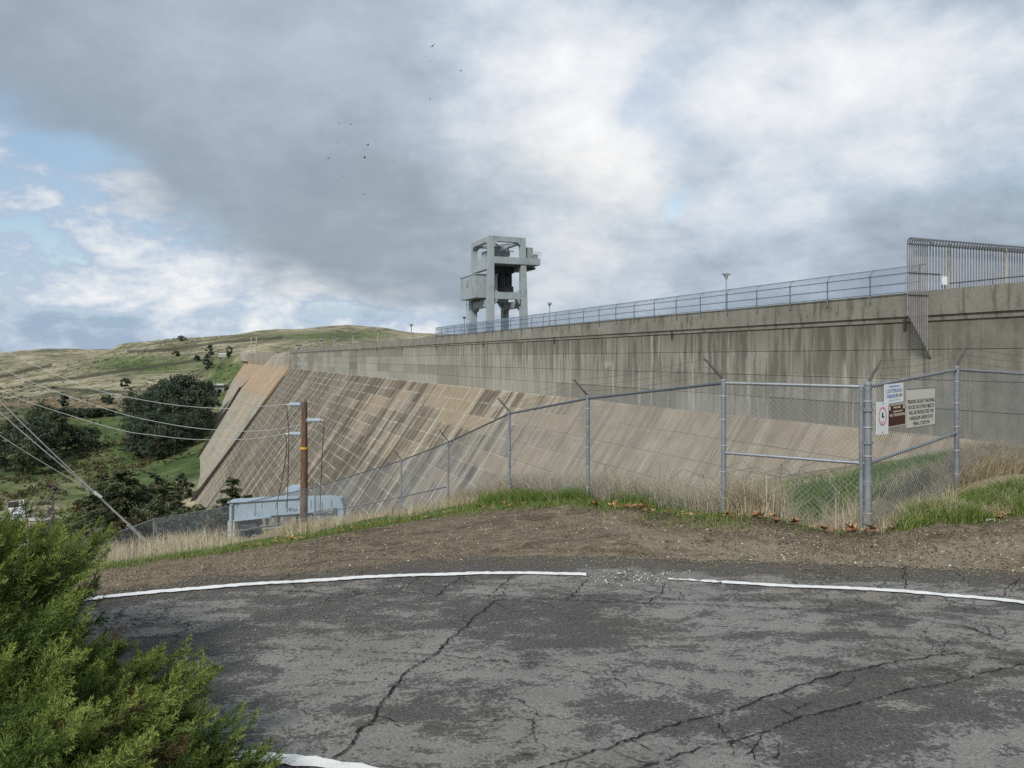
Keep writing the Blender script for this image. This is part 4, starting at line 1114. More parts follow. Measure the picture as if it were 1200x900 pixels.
def run(pts, armdir, radii, midrails):
    tips = []
    for i, p in enumerate(pts):
        if i == 0 and pts is PR: continue
        o = fpost(p, radii[i] if i < len(radii) else .03, FH)
        tips.append((p, arm(p, armdir(i), o)))
        if p.y < 22:
            mb = MB()
            for k in (.25, .6, .95, 1.3, 1.62): mb.tube([(p.x, p.y, p.z+k), (p.x, p.y, p.z+k+.012)], (radii[i] if i < len(radii) else .03)*1.22, 8)
            mb.build('tie_wire', MT['bright'], o)['kind'] = 'stuff'
    for i in range(len(pts)-1):
        a, b = pts[i], pts[i+1]
        up = Vector((0, 0, FH-.03))
        mb = MB(); mb.tube([a+up, b+up], .021, 8); mb.build('top_rail', MT['galv' if pts is PR or i == 0 else 'darkrail'], fence)
        if i in midrails:
            u2 = Vector((0, 0, midrails[i])); mb = MB(); mb.tube([a+u2, b+u2], .021, 8); mb.build('mid_rail', MT['galv'], fence)
        L = (b-a).length; V_, F_ = [], []; H = FH-.04; n_d = 9
        # terrain under the span, so the mesh bottom follows the ground
        for fam in (1, -1):
            for s0 in np.arange(-H, L+H, .072):
                # points (s, h): s = s0 + fam*h
                h0, h1 = .03, H
                if fam > 0:
                    lo = max(h0, -s0); hi = min(h1, L-s0)
                else:
                    lo = max(h0, s0-L); hi = min(h1, s0)
                if hi-lo < .03: continue
                P = a.lerp(b, (s0+fam*lo)/L)+Vector((0, 0, lo)); Q = a.lerp(b, (s0+fam*hi)/L)+Vector((0, 0, hi))
                wire_seg(V_, F_, P, Q, .0022)
        o = np_obj('chain_link', np.array(V_), np.array(F_), MT['wire'], fence); o['kind'] = 'stuff'
    return tips


def dirleft(i):
    p = PL[i]; out = Vector((p.x, p.y, 0)).normalized()
    return (-.85, .2) if i else (.75, .35)


tipsL = run(PL, dirleft, [.044, .034, .034, .032, .034, .034, .034, .036, .036], {0: .86, 4: .62, 5: .62, 6: .5, 7: .5})
tipsR = run(PR, lambda i: (.75, .35), [.05, .036, .036], {0: .86})
gp = PL[0]+Vector((-.068, .03, 0)); gp.z = gz1(gp.x, gp.y); fpost(gp, .026, FH-.02)
for k in (.12, .62, 1.1, 1.5):     # clamps on the corner post
    mb = MB(); mb.tube([(PL[0].x, PL[0].y, PL[0].z+k), (PL[0].x, PL[0].y, PL[0].z+k+.035)], .060, 10); mb.build('clamp', MT['galv'], fence)
# barbed wire strands between arms
for tips in (tipsL[1:7], [tipsL[0]]+tipsR):
    for j in range(3):
        f_ = (j+1)/3.05
        for (p, b), (p2, b2) in zip(tips[:-1], tips[1:]):
            A = Vector((p.x, p.y, p.z+FH)).lerp(b, f_); B = Vector((p2.x, p2.y, p2.z+FH)).lerp(b2, f_)
            mb = MB(); mb.tube([A.lerp(B, k/6)-Vector((0, 0, .05*math.sin(math.pi*k/6))) for k in range(7)], .0022, 3, cap=False)
            n_b = int((B-A).length/.14)
            for q in range(n_b):
                c = A.lerp(B, (q+.5)/n_b)-Vector((0, 0, .05*math.sin(math.pi*(q+.5)/n_b)))
                mb.tube([c+Vector((random.uniform(-.012, .012), 0, -.014)), c+Vector((random.uniform(-.012, .012), 0, .014))], .0014, 3, cap=False)
            mb.build('barbed_wire', MT['barb'], fence)
br = PL[8]; mb = MB(); q = br+Vector((.55, -.25, 0)); q.z = gz1(q.x, q.y)
mb.tube([br+Vector((0, 0, FH-.1)), q], .022, 6); mb.build('brace', MT['galv'], fence)

# ------------------------------------------------------------------ four signs wired to the right-hand run
A_, B_ = PR[0], PR[1]; rd = Vector((B_.x-A_.x, B_.y-A_.y, 0)); LR = rd.length; rd.normalize(); nrm = Vector((rd.y, -rd.x, 0))
if nrm.y > 0: nrm = -nrm


def on_run(u, v, off=.045):
    bx, by = A_.x+nrm.x*off, A_.y+nrm.y*off; r = (u-600)/F
    s = (r*by-bx)/(rd.x-r*rd.y); Y = by+rd.y*s
    return s, EYE-(v-HZ)/F*Y


def text_mesh(s, size, align='CENTER'):
    cu = bpy.data.curves.new('lettering', 'FONT'); cu.body = s; cu.size = size; cu.align_x = align; cu.align_y = 'CENTER'; cu.extrude = .0006; cu.resolution_u = 2
    return cu


def lettering(root, s, size, x, z, mat, squash=1.0, name='lettering', yoff=-.0045, fit=None):
    cu = text_mesh(s, size); tmp = bpy.data.objects.new('lettering', cu); C.objects.link(tmp)
    dg = bpy.context.evaluated_depsgraph_get(); me = bpy.data.meshes.new_from_object(tmp.evaluated_get(dg))
    bpy.data.objects.remove(tmp); bpy.data.curves.remove(cu)
    for v_ in me.vertices: v_.co = (v_.co.x*squash+x, -v_.co.z+yoff, v_.co.y+z)
    me.materials.clear(); me.materials.append(MT[mat])
    if fit:
        xs_ = [v_.co.x for v_ in me.vertices]; c_ = (max(xs_)+min(xs_))/2; k_ = fit/(max(xs_)-min(xs_))
        for v_ in me.vertices: v_.co.x = x+(v_.co.x-c_)*k_
    o = bpy.data.objects.new(name, me); C.objects.link(o); o.parent = root; return o


def plate(name, label, u0, v0, u1, v1, mat, off, cat='sign', tilt=0.0, rad=.015):
    s0, zt = on_run(u0, v0, off); s1, _ = on_run(u1, v0, off); _, zb = on_run((u0+u1)/2, v1, off); _, zt = on_run((u0+u1)/2, v0, off)
    w_, h_ = s1-s0, zt-zb; mb = MB(); vs = []
    for yy in (.002, -.002):
        for cx, cz, a0 in ((w_/2-rad, h_/2-rad, 0), (-w_/2+rad, h_/2-rad, 90), (-w_/2+rad, -h_/2+rad, 180), (w_/2-rad, -h_/2+rad, 270)):
            for a in (0, 30, 60, 90):
                th = math.radians(a0+a); vs.append((cx+rad*math.cos(th), yy, cz+rad*math.sin(th)))
    fs = [tuple(range(16)), tuple(range(31, 15, -1))]+[(i, 16+i, 16+(i+1) % 16, (i+1) % 16) for i in range(16)]
    o = mb.add(vs, fs).build(name, MT[mat]); c = A_+rd*((s0+s1)/2)+nrm*off; o.location = (c.x, c.y, (zt+zb)/2)
    o.rotation_euler = (0, tilt, math.atan2(rd.y, rd.x)); tag(o, label, cat); return o, w_, h_


def bar_on(root, name, mat, x0, x1, z0, z1, y=-.0028, th=.0012):
    mb = MB(); mb.box(((x0+x1)/2, y, (z0+z1)/2), (x1-x0, th, z1-z0)); o = mb.build(name, MT[mat]); o.parent = root; return o


sg, w_, h_ = plate('warning_sign', 'large grey sign about throwing rocks or other objects, right of the brown sign', 1062, 455, 1096, 500, 'beige', .05)
for i, ln in enumerate(('PERSONS CAUGHT THROWING', 'ROCKS OR OTHER OBJECTS', 'WILL BE PROSECUTED FOR', 'VANDALISM UNDER STATE', 'PENAL CODE 594')):
    lettering(sg, ln, h_*.135, 0, h_*(.17-.142*i), 'ink', fit=w_*(.92, .88, .86, .80, .56)[i])
t_ = .007
for nm, x0, x1, z0, z1 in (('t', -w_/2, w_/2, h_/2-t_, h_/2), ('b', -w_/2, w_/2, -h_/2, -h_/2+t_), ('l', -w_/2, -w_/2+t_, -h_/2+t_, h_/2-t_), ('r', w_/2-t_, w_/2, -h_/2+t_, h_/2-t_)):
    bar_on(sg, 'border', 'ink', x0, x1, z0, z1, y=-.0032)
sg, w_, h_ = plate('loitering_sign', 'small white sign with blue lettering at the top of the fence, above the brown sign', 1036.5, 449.5, 1058.5, 472, 'white', .055, tilt=math.radians(-1.5))
lettering(sg, 'TRESPASSING', h_*.12, 0, h_*.36, 'blue', fit=w_*.55); lettering(sg, 'LOITERING', h_*.26, 0, h_*.13, 'blue', fit=w_*.84); lettering(sg, 'FORBIDDEN', h_*.25, -w_*.17, -h_*.14, 'blue', fit=w_*.46); lettering(sg, 'BY LAW', h_*.25, w_*.26, -h_*.14, 'ink', fit=w_*.32)
bar_on(sg, 'rule', 'blue', -w_*.3, w_*.3, -h_*.36, -h_*.345)
sg, w_, h_ = plate('trespass_sign', 'dark brown sign with pale lettering, between the white pictogram sign and the grey sign', 1040.5, 474, 1061, 499, 'brown', .06, tilt=math.radians(-1))
lettering(sg, 'WARNING', h_*.15, 0, h_*.36, 'cream', fit=w_*.42); lettering(sg, 'GOVERNMENT PROPERTY', h_*.09, w_*.05, h_*.18, 'cream', fit=w_*.55); lettering(sg, 'NO TRESPASSING', h_*.19, w_*.02, h_*.015, 'cream', fit=w_*.86)
for x0, x1, z0, z1 in ((-w_/2, w_/2, h_/2-.006, h_/2), (-w_/2, w_/2, -h_/2, -h_/2+.006), (w_/2-.006, w_/2, -h_/2+.006, h_/2-.006)): bar_on(sg, 'border', 'cream', x0, x1, z0, z1, y=-.0032)
for sx, sz in ((-.4, .36), (.4, .36)): bar_on(sg, 'emblem', 'cream', sx*w_-.018, sx*w_+.018, sz*h_-.022, sz*h_+.022, y=-.0034)
sg, w_, h_ = plate('pictogram_sign', 'narrow white sign with a faded red ring pictogram, lowest and leftmost of the four', 1027, 471, 1041, 509, 'white', .065, tilt=math.radians(1.5))
mb = MB(); R0, R1 = w_*.34, w_*.28; vs = []
for rr_ in (R0, R1):
    for yy in (-.0036, -.0022):
        for k in range(28): vs.append((rr_*math.cos(k*math.pi/14), yy, h_*.06+rr_*math.sin(k*math.pi/14)))
fs = []
for k in range(28):
    k2 = (k+1) % 28; fs += [(k, k2, 56+k2, 56+k), (28+k, 84+k, 84+k2, 28+k2), (k, 28+k, 28+k2, k2), (56+k, 56+k2, 84+k2, 84+k)]
o = mb.add(vs, fs).build('ring', MT['pink']); o.parent = sg
mb = MB(); mb.ball((0, -.003, h_*.13), (w_*.06, .0012, w_*.06), 10, 6); mb.box((-.002, -.003, h_*.06), (w_*.13, .0014, h_*.10), 0); mb.box((w_*.06, -.003, h_*.035), (w_*.2, .0014, h_*.03), 0)
o = mb.build('figure', MT['ink']); o.parent = sg
lettering(sg, 'DANGER', h_*.07, 0, h_*.32, 'pink', .7); lettering(sg, 'KEEP OUT', h_*.075, 0, -h_*.20, 'pink', .68); lettering(sg, 'STAY OFF', h_*.05, 0, -h_*.11, 'pink', .7)
for zz in (.45, -.44): bar_on(sg, 'bolt', 'ink', -.008, .008, zz*h_-.008, zz*h_+.008, y=-.004, th=.004)

# warning placard half hidden behind the juniper
x, y, z = W(20, 598, 6.3)
mb = MB(); mb.box((x, y, z), (.155, .006, .155)); pc = mb.build('placard', MT['white'], None, (x, y, z)); pc.rotation_euler = (0, math.radians(-8), math.radians(-12)); tag(pc, 'white placard with a black band half hidden behind the juniper top', 'sign')
k = .0125
for nm, x0, x1, z0, z1 in (('band', -.077, .07, .028, .076),): bar_on(pc, nm, 'ink', x0, x1, z0, z1, y=-.0042)
lettering(pc, 'D', .045, .043, .052, 'cream', .8, yoff=-.0058); lettering(pc, 'READ', .042, 0, -.001, 'ink', .9); lettering(pc, 'LINES', .042, 0, -.044, 'ink', .9)
mb = MB(); mb.box((.062, .012, -.35), (.018, .012, .86)); o = mb.build('stake', MT['endwall']); o.parent = pc

# ------------------------------------------------------------------ utility pole, cables
Yp = 36.0; px_, py_, pz_ = W(356, 617, Yp); pz_ = gz1(px_, py_)
pole = thing('utility_pole', 'brown wooden utility pole with three grey insulators behind the fence', 'utility pole', (px_, py_, pz_))
ztop_ = W(356, 471, Yp)[2]; kpx = Yp/F
mb = MB(); mb.tube([(px_, py_, pz_-.5), (px_+.02, py_, (pz_+ztop_)/2), (px_+.03, py_, ztop_)], [.185, .165, .13], 14); mb.build('shaft', MT['pole'], pole)
mb = MB(); mb.tube([(px_+.03, py_, ztop_), (px_+.03, py_, ztop_+.14)], [.10, .05], 8); mb.build('pole_top', MT['darkrail'], pole)
zb_ = W(356, 525, Yp)[2]; mb = MB(); mb.tube([(px_+.01, py_, zb_-.045), (px_+.01, py_, zb_+.045)], .185, 14); mb.build('band', MT['orange'], pole)


def insul(u0, u1, v):
    mb = MB(); a = Vector(W(u0, v, Yp)); b = Vector(W(u1, v, Yp)); d = (b-a).normalized(); L = (b-a).length
    pts = [a+d*L*k for k in np.linspace(0, 1, 23)]; rr_ = [.05]+[(.115 if i % 2 else .085) for i in range(21)]+[.05]
    mb.tube(pts, rr_, 12); mb.tube([b, b+d*.12], .03, 6); o = mb.build('insulator', MT['insul'], pole)
    m2 = MB(); m2.box((a-d*.02), (.10, .2, .26)); m2.build('bracket', MT['darkrail'], o)
    return b+d*.12


e1 = insul(353.5, 338.5, 474); e2 = insul(359, 376.5, 492.5); e3 = insul(353.5, 337, 508.5)


def spline(pts, n=60):
    P = [np.array(p) for p in pts]; P = [2*P[0]-P[1]]+P+[2*P[-1]-P[-2]]; out = []
    for i in range(1, len(P)-2):
        for k in range(n):
            t = k/n; a, b, c, d = P[i-1:i+3]
            out.append(.5*((2*b)+(-a+c)*t+(2*a-5*b+4*c-d)*t*t+(-a+3*b-3*c+d)*t**3))
    out.append(P[-2]); return out


def cable(name, pts, r, mat, label, cat='cable', group=None, n=12):
    mb = MB(); sp = spline(pts, n); mb.tube(sp, r, 5)
    o = mb.build(name, MT[mat], None, tuple(sp[0])); tag(o, label, cat, group); return o


def WY(u, v): return W(u, v, 36+(340-u)/340*9)


cable('power_line', [tuple(e1), WY(300, 476.5), WY(257, 478.5), WY(190, 472.5), WY(110, 456), WY(50, 432), WY(0, 407.5), WY(-90, 360)], .013, 'bright', 'uppermost of three overhead lines running left from the wooden pole', 'power line', 'overhead lines from the pole')
cable('power_line', [tuple(e2), WY(310, 504.5), WY(243, 503), WY(185, 494.5), WY(130, 481), WY(43, 450.5), WY(0, 430.5), WY(-90, 386)], .013, 'bright', 'middle of three overhead lines running left from the wooden pole', 'power line', 'overhead lines from the pole')
cable('power_line', [tuple(e3), WY(290, 514.5), WY(230, 515), WY(185, 510.5), WY(133, 502), WY(33, 471), WY(0, 457), WY(-90, 415)], .013, 'bright', 'lowest of three overhead lines running left from the wooden pole', 'power line', 'overhead lines from the pole')
for e, pts, lb in ((e1, [W(338, 500, Yp), W(338, 540, Yp), W(336.5, 600, Yp+4)], 'thin dark cable hanging from the top insulator'),
                   (e2, [W(379.5, 500, Yp), W(377, 545, Yp), W(375, 600, Yp+2)], 'thin dark cable hanging from the right-hand insulator'),
                   (e3, [W(336, 525, Yp), W(331, 560, Yp+2), W(323, 596, Yp+6)], 'slanting dark cable dropping from the lowest insulator')):
    cable('drop_cable', [tuple(e)]+pts, .020, 'cable', lb, 'cable', 'cables dropping from the pole')

# guy wires with a pale guard
Yg = 18.0; ax, ay, azz = W(192, 646, Yg); azz = gz1(ax, ay)
gw = thing('guy_wire', 'three bright guy wires meeting in a pale slanted guard anchored in dry grass', 'guy wire', (ax, ay, azz))
J = Vector(W(113, 579, 17.0)); A0 = Vector((ax, ay, azz-.1)); mid_ = J.lerp(A0, .46)
mb = MB(); mb.tube([mid_, A0], [.036, .042], 8); mb.build('guard_sleeve', MT['guard'], gw)
mb = MB(); mb.tube([J.lerp(A0, .02), mid_], [.018, .022], 8); mb.build('upper_guard', MT['bright'], gw)
mb = MB(); mb.ball(J, .038, 8, 6); mb.tube([J+Vector((-.06, 0, .05)), J+Vector((.12, 0, -.08))], .034, 6); mb.build('clamp', MT['guard'], gw)
for u_, v_, r in ((-60, 408, .010), (-60, 428, .010), (-60, 470, .007)):
    mb = MB(); mb.tube(spline([tuple(J), W((113+u_)/2, (579+v_)/2+3, 16.2), W(u_, v_, 15.5)], 10), r, 5); mb.build('strand', MT['bright'], gw)

# ------------------------------------------------------------------ steel hoist beam on piers behind the fence
Yh = 46.0; kh = Yh/F
hb = thing('hoist_beam', 'blue-grey steel girder frame on concrete piers behind the wooden pole', 'hoist frame', (*W(335, 620, Yh)[:2], gz1(*W(335, 620, Yh)[:2])))


def HP(u, v, dy=0.0): x, y, z = W(u, v, Yh); return Vector((x, y+dy, z))


def hprism(name, poly, dy0, dy1, mat, root=hb):
    mb = MB(); n_ = len(poly); vs = [HP(u, v, dy0) for u, v in poly]+[HP(u, v, dy1) for u, v in poly]
    fs = [tuple(range(n_)), tuple(range(2*n_-1, n_-1, -1))]+[(i, n_+i, n_+(i+1) % n_, (i+1) % n_) for i in range(n_)]
    return mb.add(vs, fs).build(name, MT[mat], root)


for u_ in (281, 309, 337, 366, 390): hprism('seam', [(u_, 584.5), (u_+.7, 584.5), (u_+.7, 594), (u_, 594)], -.356, -.349, 'girderdark')
gd = hprism('girder', [(271, 588), (352, 582.5), (386, 581.5), (401, 583), (402.5, 601), (398, 597), (391, 594.5), (380, 596), (362, 600), (320, 603), (290, 606.5), (271, 608)], -.35, .35, 'girder')
hprism('flange', [(270, 586.5), (352, 581), (352, 582.4), (270, 587.9)], -.5, .5, 'girder')
hprism('flange', [(271, 608.1), (320, 603.1), (320, 604.6), (271, 609.8)], -.5, .5, 'girder')
hprism('leg', [(401, 583.5), (404, 592), (404.5, 622), (398.5, 622), (398, 597.2), (402.4, 601)], -.4, .4, 'girder')
hprism('pier', [(271, 610), (279, 610), (279, 660), (271, 660)], -.6, .6, 'concrete')
hprism('pier', [(393, 604), (398, 604), (397, 634), (392, 634)], -.3, .3, 'concrete')
hprism('stiffener', [(273.5, 588.8), (276, 588.6), (276, 607), (273.5, 607.3)], -.47, -.36, 'girder')
for u_ in (300, 326, 378): hprism('stiffener', [(u_, 586), (u_+1.2, 586), (u_+1.2, 602.4 if u_ < 370 else 595), (u_, 602.6 if u_ < 370 else 595)], -.40, -.352, 'girder')
hprism('motor_box', [(333, 573), (352.5, 572), (352.5, 587), (333, 588)], .36, 1.5, 'girder')
hprism('motor_cover', [(335, 578), (352.6, 577), (352.6, 586), (335, 587)], .2, .34, 'shed')
hprism('rail', [(300, 608.5), (352, 605.5), (398, 606), (398, 608), (352, 608.5), (300, 611)], 1.0, 1.2, 'girder')
hprism('rail', [(283, 621), (352, 615.5), (352, 617.5), (283, 623)], .2, .4, 'endwall')
for u_ in (304, 318, 340): hprism('rail_post', [(u_, 610), (u_+2.2, 610), (u_+2.2, 640), (u_, 640)], 1.2, 1.4, 'endwall')
hprism('trolley', [(279, 608.5), (302, 605.8), (302, 617), (290, 618), (283, 613)], -.2, .8, 'girderdark')
hprism('end_cap', [(392, 594), (396.5, 594), (396.5, 601), (392, 601)], -.42, -.36, 'girderdark')
tx = HP(345, 596, -.36); lt_ = lettering(hb, 'FCU', .26, tx.x-ORI[hb.name][0], tx.z-ORI[hb.name][2], 'cranedark', 1.0, yoff=tx.y-ORI[hb.name][1]-.02)

# ------------------------------------------------------------------ birds
BL = [(507, 54, 1.5, 'bird flying highest of the flock, wings raised'), (540, 83, 1.1, 'bird farthest right in the flock'), (411, 146, 1.3, 'bird with level wings at the upper left of the flock'), (431, 170, 1.5, 'dark bird upper one of the close pair mid-sky'),
      (427.5, 185, 1.4, 'dark bird lower one of the close pair mid-sky'), (427, 228, 1.1, 'lone small bird lowest of the flock'), (397, 145, .8, 'faint bird beside the level-winged one'), (395, 167, .8, 'faint bird left of the close pair'),
      (385, 186, .9, 'faint bird farthest left of the flock'), (504, 116, .9, 'faint bird second below the highest one'), (403, 207, .7, 'faint bird low on the left of the flock'), (505, 72, .6, 'tiny bird just under the highest one')]
for i, (u, v, s_, lb) in enumerate(BL):
    Yb_ = 150; c = Vector(W(u, v, Yb_)); sc = s_*.42; mb = MB(); yaw = random.uniform(0, 6.28); bank_ = random.uniform(-.6, .6)
    R_ = Matrix.Rotation(yaw, 3, 'Z') @ Matrix.Rotation(bank_, 3, 'Y')
    m0 = MB(); m0.ball((0, 0, 0), (.13, .42, .12), 8, 6); m0.ball((0, .44, .05), (.08, .11, .08), 6, 5)
    for sgn in (-1, 1):
        w0 = [(0, .2, .03), (sgn*.55, .28, .30), (sgn*1.15, .02, .22), (sgn*.6, -.05, .26), (0, -.22, .02)]
        m0.add([p for p in w0]+[(a, b, c_-.03) for a, b, c_ in w0], [(0, 1, 2, 3, 4), (9, 8, 7, 6, 5), (0, 5, 6, 1), (1, 6, 7, 2), (2, 7, 8, 3), (3, 8, 9, 4)])
    m0.add([(-.07, -.35, 0), (.07, -.35, 0), (.13, -.72, 0), (-.13, -.72, 0), (0, -.5, -.03)], [(0, 1, 2, 3), (4, 1, 0), (4, 2, 1), (4, 3, 2), (4, 0, 3)])
    mb.add([R_ @ Vector(p)*sc+c for p in m0.v], m0.f)
    tag(mb.build('bird', MT['bird'], None, tuple(c)), lb, 'bird', 'birds circling under the clouds')

# ------------------------------------------------------------------ vegetation


def leaf_quads(P, size, rng, flat=0.0, asp=.6, dirs=None):
    """P (n,3) centres -> random leaf quads"""
    n = len(P); a = rng.normal(size=(n, 3)) if dirs is None else dirs+rng.normal(size=(n, 3))*.35
    a /= np.linalg.norm(a, axis=1)[:, None]; b = rng.normal(size=(n, 3)); b[:, 2] *= (1-flat); a[:, 2] *= (1-flat*.7)
    b -= a*(a*b).sum(1)[:, None]; b /= np.linalg.norm(b, axis=1)[:, None]+1e-9
    s = size*(0.6+.8*rng.random(n))[:, None] if np.isscalar(size) else size[:, None]
    v = np.stack([P-a*s, P+b*s*asp, P+a*s, P-b*s*asp], 1).reshape(-1, 3)
    return v, np.arange(4*n).reshape(n, 4)


def broad_tree(seed, h, wd, nclump, nleaf, leaf, trunk_h, mat, name, label, group=None, loc=(0, 0, 0), base=.35, bark='bark'):
    """tapered trunk, limbs, and clumps of leaf faces with gaps between them; local origin at the base"""
    rng = np.random.default_rng(seed); rnd = random.Random(seed)
    r = thing(name, label, 'tree', loc, group); o0 = Vector(loc); mb = MB(); lean = (rnd.uniform(-.06, .06)*h, rnd.uniform(-.06, .06)*h)
    tr = h*.022+.08
    spine = [o0+Vector((lean[0]*k*k, lean[1]*k*k, h*.82*k)) for k in (0, .2, .45, .7, 1)]
    spine[0].z -= .6
    mb.tube(spine, [tr*1.35, tr, tr*.75, tr*.45, tr*.15], 7); cl = []
    for i in range(nclump):
        f_ = base+(1-base)*rnd.random()**.8; th = rnd.uniform(0, 6.283)
        prof = math.sin(math.pi*min(1, max(.02, (f_-base*.7)/(1.02-base*.7))))**.6
        rad = wd*.5*prof*rnd.uniform(.35, 1.0)
        c = Vector((lean[0]*f_+rad*math.cos(th), lean[1]*f_+rad*math.sin(th), h*f_)); cl.append((c, rnd.uniform(.55, 1.3)*wd*.125))
        if i < 14:
            k = max(.15, f_-.22); a = Vector((lean[0]*k*k, lean[1]*k*k, h*.82*k))
            mb.tube([o0+a, o0+a.lerp(c, .55)+Vector((0, 0, .04*h)), o0+c], [tr*.42, tr*.26, tr*.08], 5)
    mb.build('trunk', MT[bark], r); P, T = [], []
    for c, s_ in cl:
        n = nleaf; d = rng.normal(size=(n, 3)); d /= np.linalg.norm(d, axis=1)[:, None]
        d *= (rng.random(n)**.45)[:, None]*s_*np.array([1.15, 1.15, .8]); P.append(d+np.array(c))
        T.append(np.clip(.42+rng.normal()*.16+rng.normal(size=n)*.14, 0, 1))
    P = np.concatenate(P); T = np.concatenate(T); v, f_ = leaf_quads(P, leaf, rng)
    np_obj('crown', v+np.array(loc), f_, MT[mat], r, tint=np.repeat(T, 4)); return r


def conifer(seed, h, wd, mat, label, loc, tiers=13, gap=.1, name='cedar_tree', layered=True, sparse=1.0, leaf=.16):
    rng = np.random.default_rng(seed); rnd = random.Random(seed); r = thing(name, label, 'tree', loc, None); o0 = Vector(loc)
    mb = MB(); tr = h*.018+.06; mb.tube([o0+Vector((0, 0, -.8)), o0+Vector((0, 0, h*.5)), o0+Vector((0, 0, h))], [tr*1.3, tr*.7, tr*.1], 7); P, Dn, T = [], [], []
    for i in range(tiers):
        f_ = gap+(1-gap)*(i+rnd.uniform(-.25, .25))/tiers; L0 = wd*.5*min(1.0, (1-f_)**.8*1.35+.10)
        nb = max(3, int(7*sparse))
        for j in range(nb):
            th = rnd.uniform(0, 6.283); L = L0*rnd.uniform(.55, 1.15); rise = rnd.uniform(.05, .42)*L; a_off = rnd.uniform(-.5, .5)*(1-gap)/tiers*h
            a = Vector((0, 0, min(h*.99, h*f_+a_off))); tip = Vector((L*math.cos(th), L*math.sin(th), a.z+rise-.16*L)); m_ = a.lerp(tip, .5)+Vector((0, 0, rise*.7))
            mb.tube([o0+a, o0+m_, o0+tip], [tr*.3, tr*.18, tr*.05], 4, cap=False)
            n = int(230*sparse*max(.3, L/(wd*.5)))
            k = rng.random(n)**.7; side = rng.normal(size=n)*.17*L*(1.15-k); ax = np.array([math.cos(th), math.sin(th)]); pr = np.array([-ax[1], ax[0]])
            q = np.zeros((n, 3)); q[:, :2] = ax*(k*L)[:, None]+pr*side[:, None]
            zz = (1-k)**2*a.z+2*k*(1-k)*m_.z+k*k*tip.z; q[:, 2] = zz-np.abs(side)*.25+rng.normal(size=n)*.05*L*.6-rng.random(n)*.06*L
            P.append(q); dd = np.zeros((n, 3)); dd[:, :2] = ax+pr*np.sign(side)[:, None]*.7; dd[:, 2] = -.25; Dn.append(dd); T.append(np.clip(.40+rng.normal()*.15+rng.normal(size=n)*.15, 0, 1))
    mb.build('trunk', MT['bark'], r); P = np.concatenate(P); v, fc = leaf_quads(P, leaf, rng, .45, .32, np.concatenate(Dn)); np_obj('crown', v+o0, fc, MT[mat], r, tint=np.repeat(np.concatenate(T), 4)); return r


def gp_(u, v, Y):
    x, y, z = W(u, v, Y); return (x, y, gz1(x, y))


ORD = ['first', 'second', 'third', 'fourth', 'fifth', 'sixth', 'seventh', 'eighth', 'ninth', 'tenth', 'eleventh', 'twelfth', 'thirteenth', 'fourteenth']
# dark eucalyptus grove: (u, Y, px height, px width)
EU = [(158, 630, 62, 38), (172, 600, 74, 44), (188, 640, 72, 40), (201, 610, 78, 46), (213, 650, 70, 40), (226, 620, 64, 40), (238, 660, 54, 34), (165, 560, 48, 38), (184, 545, 44, 40), (205, 570, 50, 44), (222, 575, 46, 40), (176, 575, 58, 44), (195, 590, 62, 46), (234, 600, 46, 34)]
EU.sort(); protos = []
for i, (u, Y, hp, wp) in enumerate(EU):
    loc = gp_(u, 0, Y); h = hp*Y/F*.86; lab = f'dark eucalyptus, {ORD[i]} from the left in the dense grove below the hills'
    if i < 5: r = broad_tree(100+i, h, wp*Y/F, 74, 78, .62, .2, 'euca', 'eucalyptus_tree', lab, 'eucalyptus grove', loc, base=.12); protos.append((r, h))
    else:
        s0, hs_ = protos[i % 5]; copy_tree(s0, loc, random.uniform(0, 6), h/hs_, lab)
LT = [(18, 560, 58, 40), (40, 545, 62, 40), (6, 520, 50, 40), (55, 570, 58, 30), (62, 520, 30, 26), (78, 590, 36, 22), (100, 585, 34, 30), (88, 600, 30, 24), (30, 505, 40, 34), (112, 600, 26, 22), (48, 600, 60, 34)]
LT.sort()
for i, (u, Y, hp, wp) in enumerate(LT):
    loc = gp_(u, 0, Y); h = hp*Y/F*.85; lab = f'olive-dark broadleaf tree, {ORD[i]} from the left in the scattered valley trees'
    if i < 3: r = broad_tree(200+i, h, wp*Y/F, 54, 70, .62, .2, 'olive' if i else 'euca', 'valley_tree', lab, 'trees on the left of the valley', loc, base=.18); protos.append((r, h))
    else:
        s0, hs_ = protos[5+i % 3]; copy_tree(s0, loc, random.uniform(0, 6), h/hs_, lab)
